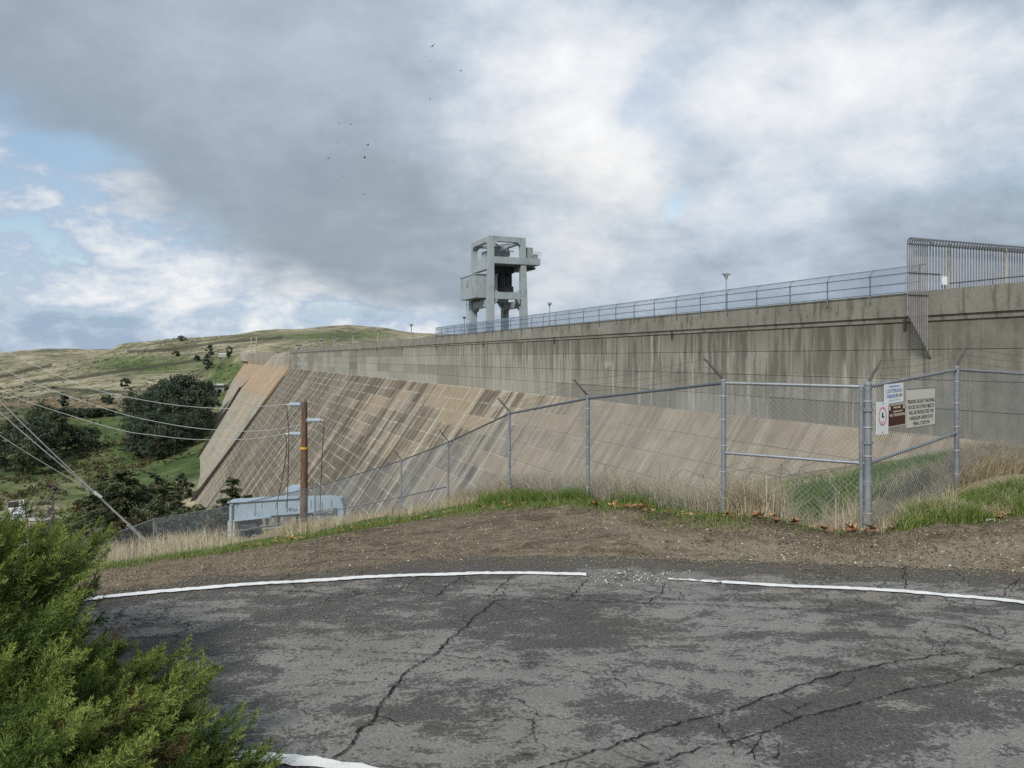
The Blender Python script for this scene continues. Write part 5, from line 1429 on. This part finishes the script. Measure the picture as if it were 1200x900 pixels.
# small trees and shrubs on the hills
for i, (u, Y, hp, wp, lb) in enumerate([(246, 1180, 15, 11, 'dark round tree on the green slope left of the tiny shed'), (268, 1150, 13, 9, 'dark tree just right of the tiny white shed'), (206, 1300, 6, 9, 'low dark bush on the tan hillside'), (213, 1700, 6, 16, 'small dark clump on the skyline'),
                                        (243, 900, 16, 12, 'dark bush on the bright green slope beside the dam'), (231, 1150, 6, 8, 'low bush left of the dark round tree'), (147, 860, 12, 12, 'dark shrub at the upper left of the grove'), (75, 760, 14, 10, 'dark shrub on the red soil bank'), (126, 780, 10, 12, 'dark shrub on the tan slope left of the grove')]):
    loc = gp_(u, 0, Y); broad_tree(300+i, hp*Y/F, wp*Y/F, 18, 40, 1.1, .1, 'euca', 'hillside_tree', lb, None, loc, base=.1)
for i, (u, Y, hp, wp, lb) in enumerate([(90, 715, 12, 44, 'long dark hedge below the red soil bank'), (118, 725, 10, 30, 'right end of the dark hedge below the red bank')]):
    loc = gp_(u, 0, Y); r = thing('hedge', lb, 'hedge', loc); rng = np.random.default_rng(60+i); n = 1500; k = Y/F
    P = np.stack([rng.uniform(-wp/2, wp/2, n)*k, rng.normal(size=n)*3, rng.random(n)**.8*hp*.8*k], 1); v, f_ = leaf_quads(P, 1.2, rng); np_obj('foliage', v+np.array(loc), f_, MT['euca'], r, tint=np.repeat(np.clip(.35+rng.normal(size=n)*.15, 0, 1), 4))
# scattered scrub on the far hills: too many to count
rng = np.random.default_rng(91); n = 15000; uq = rng.uniform(-60, 500, n); Yq = 520*np.exp(rng.random(n)*1.45); xq = (uq-600)/F*Yq
keep = (vnoise(xq/90, Yq/90, 41)*.6+vnoise(xq/28, Yq/28, 43)*.4 > .50+.10*rng.normal(size=n)) & ~((xq-X0)*M[0]+Yq*M[1] > -12); xq, Yq = xq[keep], Yq[keep]; zq = gz(xq, Yq)
sz = np.repeat(.35+1.5*rng.random(len(xq))**3, 5); P = np.repeat(np.stack([xq, Yq, zq], 1), 5, 0)+rng.normal(size=(len(sz), 3))*sz[:, None]*np.array([.8, .8, .3])+np.array([0, 0, .4])
v, f_ = leaf_quads(P, sz, rng); tag(np_obj('hillside_scrub', v, f_, MT['olive'], tint=np.repeat(np.clip(.4+.25*rng.normal(size=len(sz)), 0, 1), 4)), 'low dark scrub dotted over the far hillsides', kind='stuff')
n = 1500; uq = rng.uniform(-80, 260, n); Yq = rng.uniform(260, 640, n); xq = (uq-600)/F*Yq
keep = (vnoise(xq/45, Yq/45, 47)*.7+vnoise(xq/14, Yq/14, 49)*.3 > .52+.08*rng.normal(size=n)) & ~((xq-X0)*M[0]+Yq*M[1] > -66); xq, Yq = xq[keep], Yq[keep]; zq = gz(xq, Yq)
rad_ = np.repeat(.8+2.6*rng.random(len(xq))**2, 26); P = np.repeat(np.stack([xq, Yq, zq], 1), 26, 0)+rng.normal(size=(len(rad_), 3))*rad_[:, None]*np.array([.6, .6, .4])+np.array([0, 0, .5]); P[:, 2] += rad_*.4
v, f_ = leaf_quads(P, .25+.22*rad_, rng); tag(np_obj('valley_brush', v, f_, MT['brush'], tint=np.repeat(np.clip(np.repeat(rng.random(len(xq)), 26)*.6+.15*rng.normal(size=len(rad_))+.15, 0, 1), 4)), 'mottled brown and green brush on the valley floor', kind='stuff')
# brown-green brush on the valley slope below the grove
for i, (u, Y, hp, wp, lb) in enumerate([(135, 330, 34, 44, 'round grey-green bush behind the cedars'), (160, 300, 40, 46, 'brownish bush rising behind the cedars'), (195, 310, 34, 40, 'grey-green bush at the foot of the dam'), (118, 290, 30, 34, 'brownish bush left of the cedars'), (215, 420, 24, 22, 'tan bush against the lower dam edge'), (95, 350, 24, 30, 'dull green bush above the pale valley road')]):
    loc = gp_(u, 0, Y); broad_tree(400+i, hp*Y/F*1.2, wp*Y/F, 30, 50, .62, .1, 'brush' if i % 2 else 'olive', 'valley_bush', lb, None, loc, base=.08)


def tree_to(u, vtop, Y):
    x, y, z = gp_(u, 0, Y); return (x, y, z), W(u, vtop, Y)[2]-z


for i, (u, vt, Y, wp, lb, sp) in enumerate([(148, 547, 95, 100, 'spreading dark cedar behind the guy wires', 1.5), (183, 553, 100, 92, 'spreading dark cedar with a bough reaching towards the dam', 1.5), (122, 556, 108, 70, 'dark cedar left of the spreading pair', 1.2), (205, 575, 92, 52, 'low cedar bough at the foot of the pale spillway', 1.1),
                                            (272, 558, 88, 50, 'small spiky conifer above the left end of the steel girder', 1.5), (290, 578, 84, 34, 'short dark conifer touching the steel girder', 1.5), (250, 590, 90, 40, 'squat conifer left of the steel girder', 1.5)]):
    loc, h = tree_to(u, vt, Y); conifer(500+i, h, wp*Y/F*(1.15 if i < 4 else 1), 'cedar', lb, loc, tiers=int(13 if h > 12 else 10), gap=.12, sparse=sp, leaf=.24)
loc, h = tree_to(62, 562, 110); conifer(520, h, 66*110/F, 'twig', 'grey half-bare conifer standing before the pale valley road', loc, 13, .1, sparse=.5, leaf=.26, name='bare_conifer')
# brush under the cedars just behind the fence
for i, (u, vt, Y, wp, lb, mt) in enumerate([(215, 604, 62, 60, 'dark olive shrub behind the fence under the dam', 'olive'), (185, 612, 60, 50, 'brown shrub behind the fence post', 'brush'), (240, 596, 66, 40, 'olive shrub left of the concrete pier', 'olive'), (150, 612, 58, 44, 'tangled brown shrub under the guy wires', 'brush'), (120, 622, 56, 36, 'grey twiggy shrub left of the guy wires', 'twig'),
                                            (258, 604, 60, 30, 'small brown shrub beside the concrete pier', 'brush'), (95, 632, 60, 40, 'grey twiggy shrub above the juniper', 'twig'), (172, 590, 75, 50, 'dull olive shrub below the cedar boughs', 'olive')]):
    loc, h = tree_to(u, vt, Y); broad_tree(600+i, h, wp*Y/F*1.3, 34, 70, .16, .1, mt, 'shrub', lb, None, loc, base=.12)


# ---- grass
def blades(name, P, h, wd, mat, label, lean=.35, tint=None, rng=RNG, top=True, kindroot=None):
    P = np.asarray(P); n = len(P); z = gz(P[:, 0], P[:, 1]); B = np.stack([P[:, 0], P[:, 1], z-.02], 1)
    th = rng.uniform(0, 2*np.pi, n); sd_ = np.stack([np.cos(th), np.sin(th), np.zeros(n)], 1)
    ph = rng.uniform(0, 2*np.pi, n); ln = np.abs(rng.normal(size=n))*lean; d = np.stack([np.cos(ph)*ln, np.sin(ph)*ln, np.ones(n)], 1)
    h = h[:, None]; w2 = (wd*(.6+.8*rng.random(n)))[:, None]/2
    mid = B+d*h*.5*np.array([.6, .6, 1.05]); tip = B+d*h*np.array([1.25, 1.25, .95])
    v = np.stack([B-sd_*w2, B+sd_*w2, mid-sd_*w2*.75, mid+sd_*w2*.75, tip], 1).reshape(-1, 3)
    b = (np.arange(n)*5)[:, None]; f_ = np.concatenate([b+np.array([0, 1, 3]), b+np.array([0, 3, 2]), b+np.array([2, 3, 4])])
    t = np.clip((.5+rng.normal(size=n)*.22 if tint is None else tint), 0, 1)
    o = np_obj(name, v, f_, MT[mat], tint=np.repeat(t, 5)); tag(o, label, kind='stuff'); return o


EDU = np.array([p[0] for p in EDGE])


RPW = np.array([plane_pt(*p)[:2] for p in [(-400, 830)]+ROADPX+[(1400, 690), (1700, 740)]]); RAZ = np.arctan2(RPW[:, 0], RPW[:, 1]); RRR = np.hypot(RPW[:, 0], RPW[:, 1])


def shoulder_pts(u, k):
    """k = 1 at the grass lip, 0 at the asphalt edge"""
    a = np.arctan((u-600)/F); r1 = np.interp(a, EAZ, ERR); r0 = np.interp(a, RAZ, RRR); r = r0+(r1-r0)*k; return np.stack([r*np.sin(a), r*np.cos(a)], 1)


def edge_pts(u, off):
    a = np.arctan((u-600)/F); r = np.interp(a, EAZ, ERR)+off; return np.stack([r*np.sin(a), r*np.cos(a)], 1)


def clump_keep(P, sc, thr, rng=RNG):
    return P[(vnoise(P[:, 0]*sc, P[:, 1]*sc, 5)*.65+vnoise(P[:, 0]*sc*3.1, P[:, 1]*sc*3.1, 8)*.35) > thr+rng.normal(size=len(P))*.08]


def fence_pts(lst, i0, i1, n, a, b):
    out_ = []
    for i in range(i0, i1):
        p, q = lst[i], lst[i+1]; m_ = int(n*(q-p).length); k = RNG.random(m_); x = p.x+(q.x-p.x)*k; y = p.y+(q.y-p.y)*k
        r = np.hypot(x, y); o_ = a+(b-a)*RNG.random(m_)**1.3; out_.append(np.stack([x*(1+o_/r), y*(1+o_/r)], 1))
    return np.concatenate(out_)


# short green strip at the lip of the shoulder
u = RNG.uniform(80, 880, 30000); P = edge_pts(u, RNG.normal(size=len(u))*.55+.25); P = clump_keep(P, 2.2, .38)
blades('green_grass', P, .04+.12*RNG.random(len(P))**1.5, .009, 'grass', 'short green grass along the lip of the shoulder', .55, np.clip(.5+RNG.normal(size=len(P))*.28, 0, 1))
u = np.concatenate([RNG.uniform(600, 880, 17000), RNG.uniform(560, 700, 4000)]); P = edge_pts(u, .35+np.abs(RNG.normal(size=len(u)))*.8); P = clump_keep(P, 1.4, .42)
blades('green_grass', P, .12+.22*RNG.random(len(P)), .009, 'grass', 'taller green grass at the foot of the middle fence posts', .4, np.clip(.45+RNG.normal(size=len(P))*.26, 0, 1))
# dry standing grass behind the fence
P = clump_keep(fence_pts(PL, 1, 4, 2600, .05, 2.6), 1.0, .40); blades('dry_grass', P, .20+.42*RNG.random(len(P))**1.3, .008, 'dry', 'dry straw grass behind the middle fence posts', .4)
P = clump_keep(fence_pts(PL, 0, 1, 7500, -.05, 2.2), 1.1, .36); blades('dry_grass', P, .22+.55*RNG.random(len(P))**1.2, .008, 'dry', 'thick dry straw grass inside the fence corner', .42, np.clip(.58+RNG.normal(size=len(P))*.2, 0, 1))
P = clump_keep(fence_pts(PR, 0, 1, 1500, .1, 1.2), 1.2, .46); blades('dry_grass', P, .12+.26*RNG.random(len(P)), .007, 'dry', 'thin dry grass along the right-hand fence foot', .5)
P = clump_keep(fence_pts(PR, 1, 2, 4200, -.1, 2.8), .8, .35); blades('dry_grass', P, .16+.32*RNG.random(len(P)), .008, 'dry', 'dry grass at the right edge behind the fence', .45, np.clip(.36+RNG.normal(size=len(P))*.2, 0, 1))
P = clump_keep(np.concatenate([fence_pts(PL, 6, 9, 1000, -3, 2.0)]), .6, .42); blades('dry_grass', P, .10+.26*RNG.random(len(P))**1.6, .012, 'dry', 'tall pale grass along the lower fence', .3, np.clip(.62+RNG.normal(size=len(P))*.18, 0, 1))
P = clump_keep(fence_pts(PL, 3, 6, 900, -.8, 2.0), .8, .42); blades('dry_grass', P, .08+.15*RNG.random(len(P)), .011, 'dry', 'short dry grass under the sloping fence', .45, np.clip(.5+RNG.normal(size=len(P))*.22, 0, 1))
u = RNG.uniform(60, 330, 30000); P = edge_pts(u, 1.2+RNG.random(len(u))**.8*9); k_ = 1-np.interp(u, [60, 200, 250, 290], [0, 0, .75, 1]); k_ = RNG.random(len(u)) < k_; u = u[k_]; P = P[k_]; P = clump_keep(P, .9, .42)
blades('dry_grass', P, .10+.50*RNG.random(len(P))**1.8, .009, 'dry', 'pale feathery grass below the shoulder on the left', .3, np.clip(.66+RNG.normal(size=len(P))*.18, 0, 1))
u = RNG.uniform(330, 620, 9000); P = edge_pts(u, 1.0+RNG.random(len(u))*6); P = clump_keep(P, .9, .46)
blades('dry_grass', P, .15+.25*RNG.random(len(P)), .010, 'dry', 'thin dry grass behind the lip below the dam face', .4)
# green slope inside the fence corner
n = 46000; u = RNG.uniform(890, 1135, n); Yq = 12.2+25*RNG.random(n)**1.5; P = np.stack([(u-600)/F*Yq, Yq], 1); P = clump_keep(P, .5, .36)
blades('green_grass', P, .08+.18*RNG.random(len(P)), .013, 'grass', 'green grass slope inside the fence corner', .5, np.clip(.42+RNG.normal(size=len(P))*.2, 0, 1))
n = 15000; u = RNG.uniform(640, 1000, n); Yq = 14+40*RNG.random(n)**1.4; P = np.stack([(u-600)/F*Yq, Yq], 1); P = clump_keep(P, .4, .50)
blades('dry_grass', P, .12+.25*RNG.random(len(P)), .016, 'dry', 'sparse dry grass on the slope down to the dam face', .5, np.clip(.4+RNG.normal(size=len(P))*.2, 0, 1))
n = 12000; u = RNG.uniform(1110, 1240, n); Yq = 12.5+26*RNG.random(n)**1.3; P = np.stack([(u-600)/F*Yq, Yq], 1); P = clump_keep(P, .6, .42)
blades('dry_grass', P, .15+.28*RNG.random(len(P)), .013, 'dry', 'dry grass below the wall at the right edge', .5, np.clip(.36+RNG.normal(size=len(P))*.2, 0, 1))
u = RNG.uniform(1012, 1118, 16000); P = clump_keep(edge_pts(u, .15+3.4*RNG.random(len(u))), 1.3, .40); m_ = RNG.random(len(P)) < .45
blades('dry_grass', P[m_], .08+.28*RNG.random(m_.sum()), .008, 'dry', 'dry straw between the corner post and the signs', .5)
blades('green_grass', P[~m_], .06+.16*RNG.random((~m_).sum()), .009, 'grass', 'green sprouts at the foot of the sign panel', .5, np.clip(.45+RNG.normal(size=(~m_).sum())*.25, 0, 1))
# green clump in front at the right
u = np.concatenate([RNG.uniform(1040, 1260, 17000), RNG.uniform(1120, 1260, 14000)]); P = edge_pts(u, -.5+1.9*RNG.random(len(u))); P = clump_keep(P, 1.6, .47)
blades('green_grass', P, .05+.19*RNG.random(len(P)), .010, 'grass', 'bright green grass before the fence on the right', .55, np.clip(.48+RNG.normal(size=len(P))*.28, 0, 1))
P = clump_keep(edge_pts(RNG.uniform(1030, 1260, 9000), -.2+1.7*RNG.random(9000)), 1.9, .5); blades('dry_grass', P, .06+.20*RNG.random(len(P)), .008, 'dry', 'straw mixed through the green grass on the right', .6)
# dead straw lying about on the bare shoulder
u = RNG.uniform(40, 1260, 12000); P = clump_keep(shoulder_pts(u, 1.02-RNG.random(len(u))**1.2), 1.2, .45); P = P[P[:, 1] > road_edge(P[:, 0])+.1]
blades('straw_litter', P, .03+.05*RNG.random(len(P)), .006, 'dry', 'dead straw lying scattered over the bare shoulder', 2.5, np.clip(.25+RNG.normal(size=len(P))*.2, 0, 1))
# sparse weeds on the shoulder's upper edge
u = RNG.uniform(80, 1250, 7000); P = clump_keep(edge_pts(u, -np.abs(RNG.normal(size=len(u)))*.35), 1.8, .56)
blades('green_grass', P, .03+.06*RNG.random(len(P)), .008, 'grass', 'sparse green sprouts straying onto the bare shoulder', .7, np.clip(.45+RNG.normal(size=len(P))*.28, 0, 1))
# arching dry stalks
mb = MB()
for i in range(34):
    u_ = random.uniform(835, 985); p0 = Vector(gp_(u_, 0, random.uniform(12, 14.5))); th = random.uniform(0, 6.28); L = random.uniform(.5, 1.0)
    d = Vector((math.cos(th), math.sin(th)*.5, 0)); mb.tube([p0, p0+d*L*.25+Vector((0, 0, L*.75)), p0+d*L*.75+Vector((0, 0, L*.85)), p0+d*L*1.1+Vector((0, 0, L*.6))], [.006, .005, .004, .002], 4, cap=False)
for i in range(16):
    p0 = Vector(gp_(random.uniform(690, 800), 0, random.uniform(14, 17))); th = random.uniform(-.5, .5); L = random.uniform(.3, .75); mb.tube([p0, p0+Vector((th*L*.4, 0, L*.6)), p0+Vector((th*L, 0, L))], [.007, .005, .002], 4, cap=False)
tag(mb.build('dead_stalks', MT['brown' if False else 'bark']), 'arching dead weed stalks among the dry grass', kind='stuff')

# ---- fallen leaves, litter and stones on the shoulder
def leaf_litter(name, P, size, mat, label, rng=RNG, lift=.012):
    n = len(P); z = gz(P[:, 0], P[:, 1])+lift; c = np.stack([P[:, 0], P[:, 1], z], 1); th = rng.uniform(0, 6.283, n); s = size*(.5+rng.random(n)); V_, F_, T_ = [], [], []
    k = np.array([0, .55, 1, .5, .72, .4, 1, .45, .6, .8])  # lobed outline
    ang = np.linspace(0, 2*np.pi, 11)[:-1]; rad = np.array([1, .42, .85, .40, .7, .2, .7, .40, .85, .42])
    tilt = rng.normal(size=(n, 2))*.45
    for i in range(10):
        x = rad[i]*np.cos(ang[i]+th)*s; y = rad[i]*np.sin(ang[i]+th)*s; V_.append(np.stack([c[:, 0]+x, c[:, 1]+y, c[:, 2]+np.abs(x*tilt[:, 0]+y*tilt[:, 1])+.004*((i % 2))], 1))
    V_.append(c+np.array([0, 0, .004])); V = np.stack(V_, 1).reshape(-1, 3); b = (np.arange(n)*11)[:, None]
    F_ = np.concatenate([b+np.array([i, (i+1) % 10, 10]) for i in range(10)]); t = np.repeat(rng.random(n), 11)
    tag(np_obj(name, V, F_, MT[mat], tint=t), label, kind='stuff')


u = np.concatenate([RNG.normal(1080, 40, 150), RNG.normal(1160, 35, 130), RNG.normal(1130, 15, 90), RNG.normal(735, 14, 60), RNG.uniform(780, 1000, 90), RNG.uniform(240, 700, 120)])
P = edge_pts(u, np.abs(RNG.normal(size=len(u)))*.7-.25); leaf_litter('fallen_leaves', P, .07, 'leafbrown', 'curled brown leaves along the fence foot', lift=.03)
u = RNG.uniform(60, 1250, 9000); P = shoulder_pts(u, RNG.random(len(u))**.8); leaf_litter('leaf_litter', P, .016, 'litterbrown', 'bits of brown leaf scattered over the bare shoulder')


def stones(name, P, size, mat, label, rng=RNG, onroad=False):
    n = len(P); z = (gz(P[:, 0], P[:, 1]) if not onroad else -SL*P[:, 1]+.004); z = np.where(P[:, 1] < road_edge(P[:, 0]), np.maximum(z, -SL*P[:, 1]+.003), z); c = np.stack([P[:, 0], P[:, 1], z], 1)
    oc = np.array([(1, 0, 0), (0, 1, 0), (-1, 0, 0), (0, -1, 0), (0, 0, 1), (0, 0, -1)], float); V = c[:, None]+oc[None]*(size*(.35+rng.random((n, 1, 1))*1.1))*(.6+.8*rng.random((n, 6, 1)))*np.array([1, 1, .6]); b = (np.arange(n)*6)[:, None]
    F_ = np.concatenate([b+np.array(q) for q in ((0, 1, 4), (1, 2, 4), (2, 3, 4), (3, 0, 4), (1, 0, 5), (2, 1, 5), (3, 2, 5), (0, 3, 5))]); tag(np_obj(name, V.reshape(-1, 3), F_, MT[mat]), label, kind='stuff')


u = RNG.uniform(60, 1280, 900); P = shoulder_pts(u, RNG.random(len(u))); P = P[P[:, 1] > road_edge(P[:, 0])-.2]; stones('soil_clods', P, .014, 'soil', 'dark crumbs of soil scattered over the shoulder')
u = RNG.uniform(60, 1280, 16000); P = shoulder_pts(u, RNG.random(len(u))**1.2-.08); P = P[P[:, 1] > road_edge(P[:, 0])-.35]; stones('gravel', P, .0085, 'gravel', 'loose tan gravel on the shoulder')
u = RNG.uniform(60, 1280, 9000); P = shoulder_pts(u, -.42*RNG.random(len(u))**2.2+.06*RNG.random(len(u))); stones('spilled_gravel', P, .007, 'gravel', 'fine gravel spilling over the broken asphalt edge')
u = RNG.uniform(300, 1280, 500); P = shoulder_pts(u, RNG.random(len(u))-.03); stones('pale_stones', P, .010, 'stonewhite', 'pale chips scattered on the shoulder')
pc_ = [plane_pt(RNG.normal(745, 30), 676+RNG.normal()*5)[:2] for _ in range(110)]; stones('paint_chips', np.array(pc_), .0075, 'stonewhite', 'white paint chips in the gap of the edge line', onroad=True)
for (u_, v_, w1, w2, lb) in ((1128, 606, .10, .05, 'scrap of white paper by the grass at the right'), (1027, 616, .10, .07, 'crumpled white litter at the foot of the corner post'), (1160, 636, .09, .03, 'thin pale scrap lying on the right of the shoulder')):
    a_ = math.atan((u_-600)/F); Yl = 9.6 if u_ > 1100 else 9.45; x = (u_-600)/F*Yl; zz = gz1(x, Yl); mb = MB(); nx = 5; vs = []
    for i in range(nx+1):
        for j in range(3): vs.append((x+(i/nx-.5)*w1*1.3, Yl+(j/2-.5)*w2, zz+.02+random.uniform(0, .028)))
    vs2 = [(a, b, c-.004) for a, b, c in vs]; nv_ = len(vs); fs = []
    for i in range(nx):
        for j in range(2): q = (i*3+j, i*3+j+1, i*3+j+4, i*3+j+3); fs += [q, tuple(nv_+k for k in q[::-1])]
    tag(mb.add(vs+vs2, fs).build('litter', MT['white'], None, (x, Yl, zz)), lb, 'litter')

# ------------------------------------------------------------------ the juniper in the foreground


def frond(rng):
    """a feathery spray along +X, length 1"""
    V, F_, T = [], [], []
    def tri(a, d, L, w, t0, t1):
        d = d/np.linalg.norm(d); s = np.cross(d, rng.normal(size=3)); s /= np.linalg.norm(s)+1e-9; n0 = len(V)
        V.extend([a-s*w, a+s*w, a+d*L]); F_.append((n0, n0+1, n0+2)); T.extend([t0, t0, t1])
    nb = 22
    for i in range(nb):
        x = .04+.94*i/nb; z = .10*x*x
        for sg_ in (-1, 1):
            roll = rng.uniform(-1.2, 1.2); L = (.34*(1-x)**.8+.08)*rng.uniform(.7, 1.2)
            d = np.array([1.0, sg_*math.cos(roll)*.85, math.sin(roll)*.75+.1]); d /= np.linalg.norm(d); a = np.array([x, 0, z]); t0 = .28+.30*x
            tri(a, d, L, .0075, t0, t0+.2)
            for j in range(7):
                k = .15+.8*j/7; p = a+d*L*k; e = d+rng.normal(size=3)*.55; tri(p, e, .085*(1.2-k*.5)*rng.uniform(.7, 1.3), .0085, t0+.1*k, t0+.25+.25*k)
    return np.array(V), np.array(F_), np.array(T)


jr = np.random.default_rng(5); FRS = [frond(jr) for _ in range(4)]
jb = (-2.75, 2.55, -.08); jun = thing('juniper_bush', 'large feathery green juniper filling the lower left foreground', 'bush', jb)
OUT = np.array([(-420, 440), (-200, 495), (0, 570), (36, 584), (55, 602), (100, 640), (112, 668), (92, 690), (100, 705), (112, 725), (128, 745), (165, 772), (205, 795), (228, 815), (245, 838), (262, 862), (276, 885), (290, 905), (300, 930)], float)


def hull_u(v): return np.interp(v, OUT[:, 1], OUT[:, 0])


tips = []; base = np.array(jb); tries = 0
while len(tips) < 430 and tries < 60000:
    tries += 1; v = jr.uniform(480, 1010); u = jr.uniform(-420, 280); e = hull_u(min(v, 930))-u
    if e < (42 if v < 720 else 62): continue
    vk = np.clip((v-580)/330, 0, 1); yc = 4.3*(1-vk)+3.0*vk; dep = .9*(1-math.exp(-e/90.0)); Y = yc+jr.uniform(-1, .55)*dep
    p = np.array(W(u, v, Y))
    if -32 < u < 95 and 545 < v < 642: continue
    if p[2] < -SL*Y+.05 or Y < 2.15: continue
    if any(np.linalg.norm(p-q) < .125 for q in tips): continue
    tips.append(p)
# a few long shoots that break the outline
for u, v, Y in ((148, 622, 4.5), (128, 640, 4.4), (58, 588, 4.6), (92, 652, 4.3), (118, 700, 4.1), (225, 768, 3.6), (245, 790, 3.5), (268, 800, 3.4), (205, 770, 3.7), (285, 845, 3.2), (300, 868, 3.1), (318, 888, 3.0), (172, 762, 3.8), (20, 578, 4.6), (108, 606, 4.6), (262, 830, 3.3), (330, 890, 3.0)): tips.append(np.array(W(u-52 if v > 740 else u-38, v+20, Y)))
VV, FF, TT = [], [], []; nv = 0; mbr = MB(); blk = []


def put_frond(p, d, s, tsh):
    global nv
    fv, ff, ft = FRS[jr.integers(4)]; d = d/np.linalg.norm(d); up = np.array([0, 0, 1.0])+jr.normal(size=3)*.5; y = np.cross(up, d); y /= np.linalg.norm(y); z = np.cross(d, y)
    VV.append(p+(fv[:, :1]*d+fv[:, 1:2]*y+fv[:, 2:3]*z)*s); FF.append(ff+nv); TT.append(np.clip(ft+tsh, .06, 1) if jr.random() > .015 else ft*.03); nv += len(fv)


for i, tp in enumerate(tips):
    b0 = base+np.array([jr.uniform(-.9, .35), jr.uniform(-.3, .5), 0]); ln = np.linalg.norm(tp-b0); mid = (b0+tp)/2+np.array([0, 0, -.06*ln])+jr.normal(size=3)*.04
    mbr.tube([b0, mid, tp], [.014, .009, .003], 5, cap=False)
    ax = tp-mid; ax /= np.linalg.norm(ax); ax = ax*.8+np.array([.28, -.12, .42]); ax /= np.linalg.norm(ax); sh = jr.normal()*.13; L = jr.uniform(.24, .40)
    for k in range(11):
        f_ = k/10; s = L*(.42+.58*(1-f_))*jr.uniform(.75, 1.1); sh_f = jr.normal()*.08; off = (f_-.75)*L*1.0
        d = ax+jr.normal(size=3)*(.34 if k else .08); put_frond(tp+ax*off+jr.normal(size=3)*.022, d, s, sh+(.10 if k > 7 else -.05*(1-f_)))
mbr.build('branches', MT['branch'], jun)
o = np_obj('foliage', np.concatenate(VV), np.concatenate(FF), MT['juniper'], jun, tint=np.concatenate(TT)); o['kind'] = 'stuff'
print('juniper tips', len(tips), 'tris', sum(len(f) for f in FF))
print('total tris', sum(sum(len(p.vertices)-2 for p in o.data.polygons) if len(o.data.polygons) < 20000 else len(o.data.polygons)*(len(o.data.polygons[0].vertices)-2) for o in S.objects if o.type == 'MESH'), 'objects', len(S.objects))
